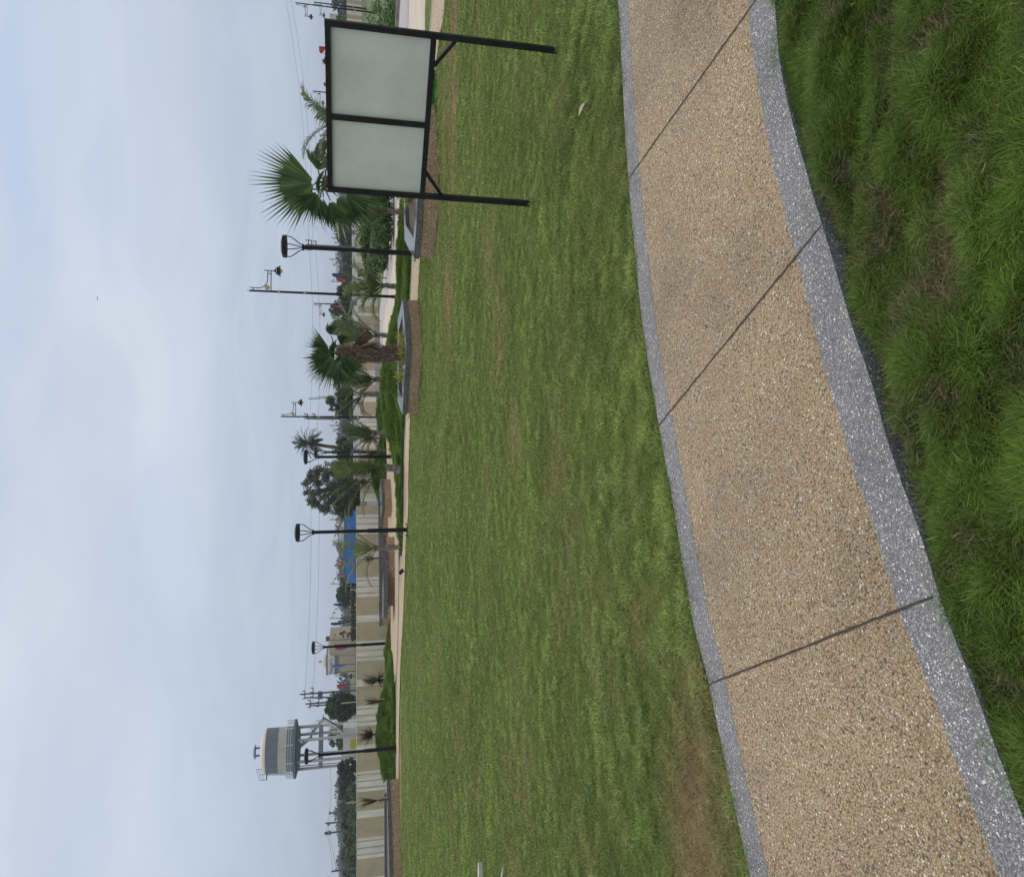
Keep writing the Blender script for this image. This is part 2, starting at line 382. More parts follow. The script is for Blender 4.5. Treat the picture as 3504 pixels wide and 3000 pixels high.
def sheet(name, poly, z, mat):
    me = bpy.data.meshes.new(name); bm = bmesh.new()
    f = bm.faces.new([bm.verts.new((x, y, z)) for x, y in poly])
    bmesh.ops.triangulate(bm, faces=[f]); bm.normal_update()
    for f in bm.faces:
        if f.normal.z < 0: f.normal_flip()
    bm.to_mesh(me); bm.free(); me.materials.append(mat)
    o = bpy.data.objects.new(name, me); COL.objects.link(o); return o
def xy(px, py): v = P(px, py); return (v.x, v.y)

# ------------------------------------------------------------------ the near path
fo = [(2121, 0), (2134, 218), (2156, 603), (2205, 1100), (2254, 1406), (2305, 1690), (2374, 2096), (2428, 2312), (2501, 2653), (2577, 3000)]
fi = [(2156, 0), (2167, 181), (2189, 523), (2250, 1089), (2301, 1399), (2356, 1690), (2433, 2096), (2483, 2290), (2552, 2617), (2639, 3000)]
ni = [(2570, 0), (2581, 145), (2610, 327), (2653, 552), (2690, 704), (2762, 980), (2820, 1218), (2871, 1392), (2936, 1617), (3002, 1799), (3089, 2096), (3140, 2218), (3220, 2421), (3292, 2617), (3379, 2849), (3437, 3000)]
no = [(2661, 0), (2679, 218), (2726, 436), (2762, 559), (2799, 690), (2849, 849), (2922, 1100), (2995, 1312), (3045, 1494), (3104, 1668), (3163, 1830), (3245, 2090), (3300, 2230), (3358, 2380), (3408, 2520), (3466, 2670), (3530, 2830)]
def curve_of(pp, e0, e1):
    l = [xy(*p) for p in pp]; return [e0] + catmull(l, 8) + [e1]
L_fo = curve_of(fo, (6.0, 4.35), (-4.6, 0.9)); L_fi = curve_of(fi, (6.0, 4.17), (-4.4, 0.7))
L_ni = curve_of(ni, (5.2, 2.85), (-2.9, 0.1)); L_no = curve_of(no, (5.2, 2.65), (-2.6, -0.1))
Z0 = 0.012
struct(strip('path', L_fi, L_ni, Z0, M['tan'], 0.10))
struct(strip('path_border', L_fo, L_fi, Z0 + 0.001, M['greyb'], 0.10))
struct(strip('path_border', L_ni, L_no, Z0 + 0.001, M['greyb'], 0.10))
def joint(a, b, wd=0.0075):
    a = Vector((*xy(*a), 0)); b = Vector((*xy(*b), 0)); n = 40; t = (b - a).normalized(); s_ = Vector((-t.y, t.x, 0)); mb = MB(); vs = []
    for i in range(n + 1):
        p = a.lerp(b, i / n); w2 = wd * (0.75 + 0.5 * random.random()) / 2; j = (random.random() - 0.5) * 0.003
        vs += [p + s_ * (w2 + j), p + s_ * (-w2 + j)]
    mb.add([(v.x, v.y, Z0 + 0.0035) for v in vs], [(2 * i, 2 * i + 1, 2 * i + 3, 2 * i + 2) for i in range(n)])
    return mb.build('path_joint', M['joint'])
for a, b in (((2660, -85), (2158, 613)), ((2824, 770), (2262, 1456)), ((3205, 2040), (2428, 2342))): struct(joint(a, b))
fox, foy = np.array(sorted(L_fo)).T; nox, noy = np.array(sorted(L_no)).T
def far_edge(x): return np.interp(x, fox, foy)
def near_edge(x): return np.interp(x, nox, noy)

# ------------------------------------------------------------------ ground, lawn
g = MB(); g.add([(-890, -60, -0.14), (890, -60, -0.14), (890, 1090, -0.14), (-890, 1090, -0.14)], [(0, 1, 2, 3)])
struct(g.build('ground', M['earth']))
def dryness(x, y):
    d = np.zeros_like(x)
    for (px, py), rx, ry, a in (((2400, 2850), 0.75, 0.30, 1.1), ((2385, 2620), 0.35, 0.22, 0.9), ((1552, 300), 1.1, 0.28, 1.2), ((1550, 600), 1.0, 0.25, 0.9), ((1556, 60), 0.9, 0.35, 0.9),
                                ((1520, 420), 1.3, 0.25, 0.8), ((1530, 1020), 0.9, 0.5, 0.7), ((1640, 120), 0.5, 0.12, 0.5), ((1760, 290), 0.3, 0.1, 0.6), ((1500, 700), 1.0, 0.3, 0.6), ((1372, 2900), 3.0, 0.5, 0.7)):
        c = P(px, py); d = np.maximum(d, a * np.exp(-(((x - c.x) / rx) ** 2 + ((y - c.y) / ry) ** 2)))
    n = fnoise(x * 0.9 + 3, y * 1.3, 11, 4); n2 = fnoise(x * 3.1, y * 4.0, 23, 3)
    d = d * (0.55 + 0.9 * n2) + np.clip((n - 0.54) * 2.3, 0, 1) * (0.35 + 0.75 * n2)
    return np.clip(d, 0, 1)
def lawn_z(x, y): return -0.004 + 0.03 * (fnoise(x * 0.8, y * 0.8, 5, 2) - 0.5)
gx = np.arange(-15, 15.01, 0.11); gy = np.arange(1.0, 31, 0.11)
X, Y = np.meshgrid(gx, gy); Zl = lawn_z(X, Y)
Zl = np.where(Y < far_edge(X) + 0.12, -0.03, Zl)
nx_, ny_ = len(gx), len(gy)
ii = (np.arange(ny_ - 1)[:, None] * nx_ + np.arange(nx_ - 1)[None]).ravel()
q = np.stack([ii, ii + 1, ii + nx_ + 1, ii + nx_], 1)
keep = (Y.ravel()[ii] > far_edge(X.ravel()[ii]) - 0.6); q = q[keep]
dr = dryness(X, Y).ravel()
lawn_mat = newmat('lawn_turf'); t = NT(lawn_mat)
at = t.n('ShaderNodeAttribute'); at.attribute_name = 'Col'; sc_ = t.n('ShaderNodeSeparateColor'); t.l(at.outputs['Color'], sc_.inputs[0])
gcol = t.ramp(t.noise(9, 8, 0.75, stretch=(1, 0.7, 1)), [(0.25, (0.045, 0.07, 0.016)), (0.45, (0.115, 0.165, 0.036)), (0.62, (0.185, 0.24, 0.062)), (0.8, (0.30, 0.33, 0.12))])
dcol = t.ramp(t.noise(16, 8, 0.75), [(0.25, (0.16, 0.13, 0.065)), (0.5, (0.34, 0.27, 0.15)), (0.78, (0.52, 0.43, 0.27))])
big = t.ramp(t.noise(0.7, 5, 0.6, stretch=(0.6, 1.4, 1)), [(0.3, (0.72, 0.78, 0.70)), (0.65, (1.12, 1.1, 1.05))])
lc = t.mix(1.0, t.mix(sc_.outputs[0], gcol, dcol), big, 'MULTIPLY')
t.pbr(lc, 0.95, 0, t.bump(t.noise(60, 5, 0.8), 1.0, 0.02), 0.1)
lawn = struct(npmesh('lawn', np.stack([X.ravel(), Y.ravel(), Zl.ravel()], 1), q, None, lawn_mat, np.stack([dr, dr, dr], 1)))
side = plain('verge_turf', (0.10, 0.14, 0.045), 0.95, 0, 0.35, 2.0, 0.6)
def verge(x0, y0, x1, y1): g = MB(); g.add([(x0, y0, -0.012), (x1, y0, -0.012), (x1, y1, -0.012), (x0, y1, -0.012)], [(0, 1, 2, 3)]); struct(g.build('verge', side))
verge(-60, 3.5, -15, 31); verge(15, 2, 80, 60); verge(-60, 31, 15, 60)

# foreground soil, rough
gx2 = np.arange(-3.4, 3.6, 0.03); gy2 = np.arange(-0.2, 3.0, 0.03); X2, Y2 = np.meshgrid(gx2, gy2)
gap_pts = [(2799, 690), (2849, 849), (2960, 1230), (3050, 1500), (3100, 1640)]
def gapmask(x, y):
    g_ = np.zeros_like(x)
    for px, py in gap_pts:
        c = P(px, py); g_ = np.maximum(g_, np.exp(-(((x - c.x) / 0.13) ** 2)))
    return g_
def fore_c(x, y): return fnoise(x * 2.6 + 0.25 * y, y * 4.6, 31, 3)
def fore_z(x, y):
    e = np.clip((near_edge(x) - y) / 0.10, 0, 1)
    hump = 0.10 * (fore_c(x, y) - 0.45)
    return -0.022 + (hump + 0.005) * e - 0.04 * gapmask(x, y) * (1 - e)
Z2 = np.where(Y2 > near_edge(X2) + 0.03, -0.085, fore_z(X2, Y2))
n2x, n2y = len(gx2), len(gy2); ii = (np.arange(n2y - 1)[:, None] * n2x + np.arange(n2x - 1)[None]).ravel()
q2 = np.stack([ii, ii + 1, ii + n2x + 1, ii + n2x], 1); q2 = q2[Y2.ravel()[ii] < near_edge(X2.ravel()[ii]) + 0.15]
struct(npmesh('soil', np.stack([X2.ravel(), Y2.ravel(), Z2.ravel()], 1), q2, None, M['soil']))

# ------------------------------------------------------------------ grass blades
def blades(name, x, y, z, h, wd, lean, ang, c0, c1, label, curl=1.0):
    n = len(x); a = rng.uniform(0, 2 * math.pi, n); dx, dy = np.cos(a) * wd / 2, np.sin(a) * wd / 2
    lx, ly = np.cos(ang) * lean, np.sin(ang) * lean
    b = np.stack([x, y, z], 1); v = np.empty((n, 5, 3))
    off = np.stack([dx, dy, np.zeros(n)], 1)
    mid = b + np.stack([lx * 0.38, ly * 0.38, h * 0.62], 1); tip = b + np.stack([lx, ly, h * (1 - 0.25 * np.clip(lean / np.maximum(h, 1e-4), 0, 1.5) * curl)], 1)
    v[:, 0] = b - off; v[:, 1] = b + off; v[:, 2] = mid + off * 0.75; v[:, 3] = mid - off * 0.75; v[:, 4] = tip
    i5 = np.arange(n)[:, None] * 5
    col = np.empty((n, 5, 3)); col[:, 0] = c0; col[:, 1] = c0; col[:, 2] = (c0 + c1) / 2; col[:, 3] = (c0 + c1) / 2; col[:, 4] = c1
    o = npmesh(name, v.reshape(-1, 3), i5 + np.array([0, 1, 2, 3]), i5 + np.array([3, 2, 4]), M['blade'], col.reshape(-1, 3))
    return tag(o, label, 'grass', kind='stuff')
def pal(n, cols, wts):
    c = np.array(cols); return c[rng.choice(len(c), n, p=np.array(wts) / sum(wts))] * rng.uniform(0.75, 1.25, (n, 1))
# lawn: the density falls off with distance, the blades widen with it
n = 900000
dd = 2.6 * (26 / 2.6) ** rng.random(n) ** 0.92
xx = (rng.random(n) * 2 - 1) * (0.66 * dd + 0.6)
ok = (dd > far_edge(xx) - 0.006 + 0.02 * (vnoise(xx * 14, dd * 14, 3) - 0.7)) & (dd < 22)
x, y = xx[ok], dd[ok]
FARP = [(2600, 1366), (2275, 1372), (2140, 1380), (2004, 1385), (1869, 1390), (1734, 1399), (1640, 1399), (1416, 1406), (1020, 1432), (700, 1446), (400, 1480), (252, 1492), (158, 1502), (106, 1510), (0, 1526)]
fpx, fpy = np.array(sorted([xy(b, a) for a, b in FARP] + [(-16, 22.2), (10, 10.5)])).T
ok = y < np.interp(x, fpx, fpy) + 0.05
x, y = x[ok], y[ok]; n = len(x)
dr_ = dryness(x, y); isdry = rng.random(n) < dr_ * 0.9 + 0.10
clump = np.clip((fnoise(x * 8, y * 9, 41, 3) - 0.27) / 0.46, 0, 1)
hh = (0.010 + 0.032 * clump ** 1.3 + 0.010 * rng.random(n)) * np.where(isdry, 0.8, 1) * np.where(y > 9, 1.25, 1)
ed = np.clip(1 - (y - far_edge(x)) / 0.25, 0, 1); hh *= 1 + 0.7 * ed
for px, py in ((1816, 697), (1910, 174)): c = P(px, py); hh *= 1 + 1.3 * np.exp(-((x - c.x) ** 2 + (y - c.y) ** 2) / 0.004)
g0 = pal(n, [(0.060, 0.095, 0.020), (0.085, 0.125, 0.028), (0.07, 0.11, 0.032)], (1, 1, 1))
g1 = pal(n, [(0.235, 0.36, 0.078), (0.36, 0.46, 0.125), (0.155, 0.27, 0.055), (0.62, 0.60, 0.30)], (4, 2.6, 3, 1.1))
d0 = pal(n, [(0.17, 0.14, 0.07), (0.24, 0.19, 0.10)], (1, 1)); d1 = pal(n, [(0.48, 0.33, 0.18), (0.55, 0.46, 0.29), (0.30, 0.235, 0.125)], (2, 1, 1.5))
tone = (0.34 + 0.82 * fnoise(x * 1.1 + 9, y * 1.7, 51, 4) + 0.76 * clump)[:, None]
hue = np.clip((fnoise(x * 2.2 + 31, y * 3.0, 71, 4) - 0.45) * 2.2, 0, 0.48)[:, None]
g1 = g1 * (1 - hue) + hue * np.array([0.36, 0.345, 0.115]); tone = tone * 1.06
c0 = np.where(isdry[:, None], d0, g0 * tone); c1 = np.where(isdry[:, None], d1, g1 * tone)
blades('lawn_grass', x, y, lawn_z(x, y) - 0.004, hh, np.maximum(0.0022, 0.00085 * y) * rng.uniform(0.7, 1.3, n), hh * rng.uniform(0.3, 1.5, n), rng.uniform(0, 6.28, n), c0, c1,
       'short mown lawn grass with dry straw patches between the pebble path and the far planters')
# foreground: long, dense, combed
n = 1000000
x = rng.uniform(-2.1, 2.7, n); y = rng.uniform(0.75, 2.75, n)
wx_ = x + 0.10 * (fnoise(x * 5, y * 5, 19, 2) - 0.5); wy_ = y + 0.10 * (fnoise(x * 5, y * 5, 29, 2) - 0.5)
cl = fore_c(x, y); cl2 = fnoise(x * 15, y * 15, 61, 2); cl3 = fnoise(wx_ * 8, wy_ * 10, 63, 3)
edge = near_edge(x) - y
bare = np.clip(gapmask(x, y) * np.clip(1.1 - edge / 0.085, 0, 1) * 1.3, 0, 0.93)
bald = np.clip((0.34 - cl3) * 7, 0, 0.6)
ok = (edge > -0.014 + 0.09 * (fnoise(x * 4.5, y * 3, 15, 4) - 0.5)) & (rng.random(n) > bare) & (rng.random(n) > bald)
x, y, cl, cl2, cl3, edge, bare = x[ok], y[ok], cl[ok], cl2[ok], cl3[ok], edge[ok], bare[ok]; n = len(x)
e_ = 0.02
ax = -(fore_c(x + e_, y) - cl) / e_; ay = -(fore_c(x, y + e_) - cl) / e_
ang = np.arctan2(ay + 0.5, ax) + rng.normal(0, 1.3, n)
hh = (0.022 + 0.032 * np.clip(cl3 - 0.2, 0, 1) + 0.020 * np.clip(cl - 0.3, 0, 1) + 0.022 * rng.random(n) ** 2) * (0.75 + 0.5 * cl2)
ang = np.where((edge < 0.06) & (rng.random(n) < 0.75), 1.3 + rng.normal(0, 0.6, n), ang)
dryf = np.clip((0.44 - cl3) * 4.0, 0, 0.8) + bare * 0.5 + np.clip((fnoise(x * 2.3, y * 2.3, 77, 3) - 0.55) * 3, 0, 0.45)
isdry = rng.random(n) < dryf * 0.6 + 0.04
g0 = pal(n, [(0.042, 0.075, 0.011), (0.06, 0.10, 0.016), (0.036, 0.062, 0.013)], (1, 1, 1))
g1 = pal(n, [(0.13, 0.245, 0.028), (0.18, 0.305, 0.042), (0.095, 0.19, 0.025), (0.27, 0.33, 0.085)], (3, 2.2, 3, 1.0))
d0 = pal(n, [(0.10, 0.085, 0.045), (0.14, 0.115, 0.06)], (1, 1)); d1 = pal(n, [(0.36, 0.30, 0.18), (0.46, 0.39, 0.26), (0.24, 0.22, 0.10)], (2, 1, 2.5))
tn = (0.46 + 0.45 * fnoise(x * 2.0, y * 2.0, 91, 3) + 0.75 * np.clip((cl3 - 0.25) * 1.6, 0, 1))[:, None]  # painted shade: blade colour darker in the hollows, brighter on clump tops
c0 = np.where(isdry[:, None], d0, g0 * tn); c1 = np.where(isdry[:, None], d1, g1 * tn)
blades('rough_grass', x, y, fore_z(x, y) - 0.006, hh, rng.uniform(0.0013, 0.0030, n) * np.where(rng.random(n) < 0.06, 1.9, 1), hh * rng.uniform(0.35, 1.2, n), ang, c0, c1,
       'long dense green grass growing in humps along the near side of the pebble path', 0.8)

# ------------------------------------------------------------------ far paths and plaza
fn = [xy(b, a) for a, b in FARP[:8]] + [xy(1406, 1416), xy(1432, 1020), xy(1450, 700), xy(1480, 400), xy(1492, 252), xy(1502, 158), xy(1510, 106), xy(1526, 0), (9.5, 10.6)]
fn = [(-22, 22.9), (-14, 22.7)] + fn
ff = [(-22, 24.4), (-14, 24.2), xy(1357, 2600), xy(1361, 2201), xy(1366, 2080), xy(1370, 1933), xy(1381, 1800), xy(1387, 1538), xy(1392, 1416), xy(1411, 950), xy(1425, 700), xy(1450, 400), xy(1462, 252), xy(1477, 79), xy(1483, 0), (9.9, 12.2)]
A = catmull(fn, 6); B = catmull(ff, 6)
struct(strip('path', A, B, 0.016, M['tan_far']))
def offset(line, d):
    l = resample(line, 120); t_ = np.gradient(l, axis=0); t_ /= np.hypot(t_[:, 0], t_[:, 1])[:, None]
    return [(a - b * d, c + e * d) for (a, c), (e, b) in zip(l, np.stack([t_[:, 0], t_[:, 1]], 1))]
struct(strip('path_border', B, offset(B, 0.16), 0.020, M['greyb']))
# tear-shaped pebble court in front of the wall
court = [xy(1347, 2322), xy(1358, 2300), xy(1361.5, 2230), xy(1364, 2117), xy(1366, 2000), xy(1367, 1900), xy(1366, 1800), xy(1362, 1758), xy(1352, 1600), xy(1340, 1500), xy(1331, 1450), (3.5, 26.6), (4.5, 28.6), (0.0, 30.0), (-3.2, 29.3), (-5.5, 28.9), xy(1328.5, 2140), xy(1337, 2245), xy(1342, 2300)]
struct(sheet('court', court, 0.0215, M['tan_far']))
cb = catmull([xy(1331, 1450), xy(1340, 1500), xy(1352, 1600), xy(1362, 1758), xy(1366, 1850), xy(1366, 2000), xy(1364, 2117), xy(1361.5, 2230), xy(1357, 2300), xy(1347, 2324), xy(1342, 2302), xy(1336, 2240)], 8)
struct(strip('court_border', cb, offset(cb, 0.17), 0.027, M['greyb']))
# pale concrete plaza beyond the planters
pl = [(30, 14.0), xy(1458, 0), xy(1455, 100), xy(1440, 300), xy(1425, 600), xy(1392, 738), xy(1384, 876), xy(1368, 975), xy(1362, 1026), xy(1350, 1133), (2.0, 27.5), (0.0, 29.5), (-2.0, 30.6), (0.5, 34.6), (6.2, 36.6), xy(1312, 960), xy(1318, 900), xy(1326, 852), xy(1330, 777), xy(1334, 667), xy(1364, 90), xy(1370, 0), (30, 21.5)]
struct(sheet('plaza', pl, 0.006, M['conc']))
stain = [xy(1400, 0), xy(1398, 90), xy(1360, 667), xy(1352, 777), xy(1345, 900), xy(1330, 1000), xy(1312, 1100), xy(1308, 1300), (0.0, 33.2), (0.9, 34.4), (6.1, 36.3), xy(1313.5, 960), xy(1319.5, 900), xy(1327.5, 852), xy(1331.5, 777), xy(1335.5, 667), xy(1365, 90), xy(1371, 0)]
struct(sheet('plaza_stain', stain, 0.011, M['conc_grey']))
kb = [xy(1371, -40), xy(1364, 90), xy(1334, 667), xy(1330, 777), xy(1326, 852), xy(1317, 905)]
struct(strip('kerb', kb, offset(kb, 0.16), 0.11, M['kerb'], 0.11, 40))

# ------------------------------------------------------------------ grassy mounds
MOUNDS = []
def mound(cx_, cy_, rx, ry, h, rot=0.0, seed=1, dark=1.0):
    nU, nV = 44, 30; mb = MB(); c, s = math.cos(rot), math.sin(rot); vs = []
    for j in range(nV + 1):
        for i in range(nU):
            a = 2 * math.pi * i / nU; r = j / nV; lx, ly = rx * r * math.cos(a), ry * r * math.sin(a)
            wx, wy = cx_ + lx * c - ly * s, cy_ + lx * s + ly * c
            z = h * (0.5 + 0.5 * math.cos(math.pi * r)) ** 0.85 + 0.06 * float(vnoise(np.array([wx * 3.0]), np.array([wy * 3.0]), seed)[0] - 0.5) * (1 - r * r) - 0.015
            vs.append((wx, wy, z + 0.022))
    mb.add(vs, [(j * nU + i, j * nU + (i + 1) % nU, (j + 1) * nU + (i + 1) % nU, (j + 1) * nU + i) for j in range(nV) for i in range(nU)])
    MOUNDS.append((cx_, cy_, rx, ry, h, rot, seed))
    return struct(mb.build('grass_mound', mound_mat, smooth=True))
mound_mat = newmat('mound_turf'); t = NT(mound_mat)
mc = t.ramp(t.noise(5, 8, 0.75, stretch=(1, 1, 2.0)), [(0.28, (0.035, 0.06, 0.01)), (0.5, (0.085, 0.145, 0.024)), (0.75, (0.16, 0.22, 0.045))])
t.pbr(mc, 0.95, 0, t.bump(t.noise(22, 5, 0.8), 1.0, 0.06), 0.1)
c = P(1340, 2505); mound(-10.35, 25.9, 2.9, 1.75, 0.50, 0.05, 1)
mound(-8.2, 27.3, 1.5, 0.75, 0.14, 0.15, 2)
mound(1.55, 22.6, 3.1, 2.35, 0.50, -0.12, 3)
mound(4.9, 20.2, 2.4, 1.55, 0.20, -0.35, 4)
mound(-1.5, 21.9, 2.0, 1.0, 0.07, 0.1, 5)
mound(-1.5, 31.0, 2.1, 1.25, 0.50, 0.25, 6)
mound(1.0, 31.0, 1.7, 1.1, 0.30, 0.3, 7)
xs, ys, zs = [], [], []
for (a, b, rx, ry, h, rot, seed) in MOUNDS:
    k = int(9000 * rx * ry / 2); r = np.sqrt(rng.random(k)) * 0.98; th = rng.random(k) * 6.283
    lx, ly = rx * r * np.cos(th), ry * r * np.sin(th); c, s = math.cos(rot), math.sin(rot)
    wx, wy = a + lx * c - ly * s, b + lx * s + ly * c
    z = h * (0.5 + 0.5 * np.cos(np.pi * r)) ** 0.85 + 0.06 * (vnoise(wx * 3, wy * 3, seed) - 0.5) * (1 - r * r)
    xs.append(wx); ys.append(wy); zs.append(z)
x, y, z = map(np.concatenate, (xs, ys, zs)); n = len(x)
cl = np.clip((fnoise(x * 3.2, y * 3.2, 81, 3) - 0.25) * 2, 0, 1); hh = 0.03 + 0.15 * cl
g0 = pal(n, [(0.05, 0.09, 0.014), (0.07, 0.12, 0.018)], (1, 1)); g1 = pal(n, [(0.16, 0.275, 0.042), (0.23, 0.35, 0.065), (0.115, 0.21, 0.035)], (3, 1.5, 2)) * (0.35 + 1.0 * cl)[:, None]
blades('mound_grass', x, y, z, hh, rng.uniform(0.012, 0.024, n), hh * rng.uniform(0.3, 1.1, n), rng.uniform(0, 6.28, n), g0, g1, 'long dark green grass covering the low mounds before the striped wall')

# ------------------------------------------------------------------ walls
def striped_wall(name, a, b, h, label, th=0.2, start=0, dado=None, cap=True, period=((0.78, 1), (0.75, 0), (0.27, 2), (0.72, 0)), z0=-0.1):
    a = Vector((*a, 0)); b = Vector((*b, 0)); t_ = (b - a).normalized(); nrm = Vector((t_.y, -t_.x, 0)); Ln = (b - a).length
    root = thing(name, label, 'wall', a)
    mb = MB(); s = 0.0; k = start
    def seg(s0, s1, y0, zb, zt, mi):
        p = [t_ * s0 + nrm * y0, t_ * s1 + nrm * y0, t_ * s1 - nrm * th, t_ * s0 - nrm * th]
        mb.add([(v.x, v.y, zb) for v in p] + [(v.x, v.y, zt) for v in p], [(0, 1, 5, 4), (1, 2, 6, 5), (2, 3, 7, 6), (3, 0, 4, 7), (4, 5, 6, 7)], mi)
    while s < Ln:
        wd, ty = period[k % len(period)]; e = min(Ln, s + wd)
        if ty == 1:
            gpos = [0.16, 0.48, 0.80]; cur = s
            for gp in gpos:
                g0_ = s + gp * wd
                if g0_ + 0.055 < e:
                    seg(cur, g0_, 0.004, z0, h, 1); seg(g0_, g0_ + 0.05, -0.006, z0, h, 2); cur = g0_ + 0.05
            if cur < e: seg(cur, e, 0.004, z0, h, 1)
        else: seg(s, e, 0.0 if ty == 0 else 0.004, z0, h, 0 if ty == 0 else 1)
        s = e; k += 1
    mb.build('masonry', [M['beige'], M['white'], M['groove']], root)
    if cap:
        c = MB(); p = [nrm * 0.012, t_ * Ln + nrm * 0.012, t_ * Ln - nrm * (th + 0.01), -nrm * (th + 0.01)]
        c.prism([(v.x, v.y) for v in p], h + 0.002, h + 0.016); c.build('coping', M['tower_white'], root)
    if dado:
        c = MB(); p = [nrm * 0.02, t_ * Ln + nrm * 0.02, t_ * Ln + nrm * 0.001, nrm * 0.001]
        c.prism([(v.x, v.y) for v in p], 0.0, dado); c.build('dado', M['dado'], root)
    return root
striped_wall('boundary_wall', (-34, 27.6), (-2.75, 30.4), 1.19, 'tall beige and white striped boundary wall below the water tower and blue shed', start=0)
striped_wall('boundary_wall', (-2.6, 31.9), (5.6, 36.9), 0.98, 'lower striped wall with grey stained foot behind the trunked fan palm', start=2, dado=0.26)
striped_wall('boundary_wall', (5.75, 37.2), (16.5, 50.5), 1.02, 'lower striped wall running away behind the green shrubs and the lamp beside the sign', start=1)
striped_wall('boundary_wall', (42, 80), (75, 96), 1.55, 'distant striped wall with hedge along it beyond the pole end of the signboard', start=0)
# white divider with dark blocks on the road behind
def divider(a, b, h, label, n):
    a = Vector((*a, 0)); b = Vector((*b, 0)); t_ = (b - a).normalized(); nr = Vector((t_.y, -t_.x, 0)); Ln = (b - a).length
    root = thing('road_divider', label, 'barrier', a); mb = MB(); k = Ln / n
    p = [Vector(), t_ * Ln, t_ * Ln - nr * 0.25, -nr * 0.25]; mb.prism([(v.x, v.y) for v in p], -0.1, h); mb.build('barrier_wall', M['tower_white'], root)
    for i in range(n):
        d = MB(); s0 = k * (i + 0.45); p = [t_ * s0 + nr * 0.01, t_ * (s0 + k * 0.26) + nr * 0.01, t_ * (s0 + k * 0.26) - nr * 0.26, t_ * s0 - nr * 0.26]
        d.prism([(v.x, v.y) for v in p], 0.3, h + 0.012).build('dark_block', M['tower_dark'], root)
    return root
divider((-2.3, 43.5), (4.6, 45.5), 1.20, 'white road divider with dark blocks behind the lower wall and bent palm', 7)
divider((5.2, 50), (20, 66), 1.14, 'white road divider with dark blocks beyond the wall near the plumeria', 8)
g = MB(); g.box(-40, 38.5, -0.1, 2.0, 60, 0.004); struct(g.build('road', M['road']))

# ------------------------------------------------------------------ planters
def inset(poly, d):
    n = len(poly); o = []
    ar = sum(poly[i][0] * poly[(i + 1) % n][1] - poly[(i + 1) % n][0] * poly[i][1] for i in range(n)); sg = 1 if ar > 0 else -1
    for i in range(n):
        p0, p1, p2 = Vector(poly[i - 1]), Vector(poly[i]), Vector(poly[(i + 1) % n])
        e1 = (p1 - p0).normalized(); e2 = (p2 - p1).normalized(); n1 = Vector((-e1.y, e1.x)) * sg; n2 = Vector((-e2.y, e2.x)) * sg
        b = (n1 + n2); b = b / max(0.3, b.dot(n1)); o.append(tuple(p1 + b * d))
    return o
def planter(poly, h, label, capw=0.32, capt=0.10):
    c = Vector((sum(p[0] for p in poly) / len(poly), sum(p[1] for p in poly) / len(poly), 0))
    pl_ = [(x - c.x, y - c.y) for x, y in poly]; n = len(pl_)
    root = thing('planter', label, 'planter', c, group='pebble-faced planters around the lawn')
    MB().prism(pl_, -0.05, h - capt).build('pebble_wall', M['brownagg'], root)
    ou = inset(pl_, -0.025); inn = inset(pl_, capw); mb = MB()
    za, zb = h - capt + 0.001, h
    vs = [(x, y, za) for x, y in ou] + [(x, y, zb) for x, y in ou] + [(x, y, zb) for x, y in inn] + [(x, y, za - 0.05) for x, y in inn]
    fs = []
    for k in range(n):
        j = (k + 1) % n
        fs += [(k, j, n + j, n + k), (n + k, n + j, 2 * n + j, 2 * n + k), (2 * n + k, 2 * n + j, 3 * n + j, 3 * n + k)]
    mb.add(vs, fs); mb.build('stone_cap', M['granite'], root)
    MB().add([(x, y, h - 0.075) for x, y in inn], [tuple(range(n))]).build('soil_bed', M['soil'], root)
    return root
planter([xy(1483, 884), xy(1495, 770), xy(1501, 640), xy(1500, 500), xy(1489, 350), (6.6, 14.6), (5.6, 16.3), (4.3, 15.9)], 0.37, 'pebble-faced planter behind the signboard with the big green fan palm')
planter([xy(1432, 1028), xy(1449, 1184), xy(1431, 1416), (0.95, 18.3), (2.9, 18.2)], 0.36, 'corner-fronted pebble planter holding the shaggy trunked fan palm')
planter([xy(1364, 2664), xy(1371, 2830), xy(1376, 3010), (-16.5, 21.6), (-16.5, 24.6), (-11.6, 24.9)], 0.37, 'long low planter by the lawn corner with a staked thin yucca')
planter([xy(1337, 1639), xy(1341, 1690), xy(1343, 1746), (-2.9, 27.3), (-1.9, 28.2)], 0.37, 'short planter with white-edged cap beside the leaning grey-trunked palm')
planter([xy(1328, 1702), xy(1329, 1800), xy(1328, 1897), (-4.6, 29.0), (-2.6, 29.2)], 0.37, 'planter bench nearest the wall behind the tall garden lamp')
planter([xy(1351, 1836), xy(1352, 1950), xy(1349, 2072), (-5.6, 25.0), (-4.0, 25.1)], 0.39, 'long planter with thick grey cap behind the slim palm with broad fronds')
planter([xy(1335, 2010), xy(1339, 2112), (-6.9, 27.4), (-5.4, 27.5)], 0.42, 'planter stub poking out past the long planter towards the open court', 0.25)

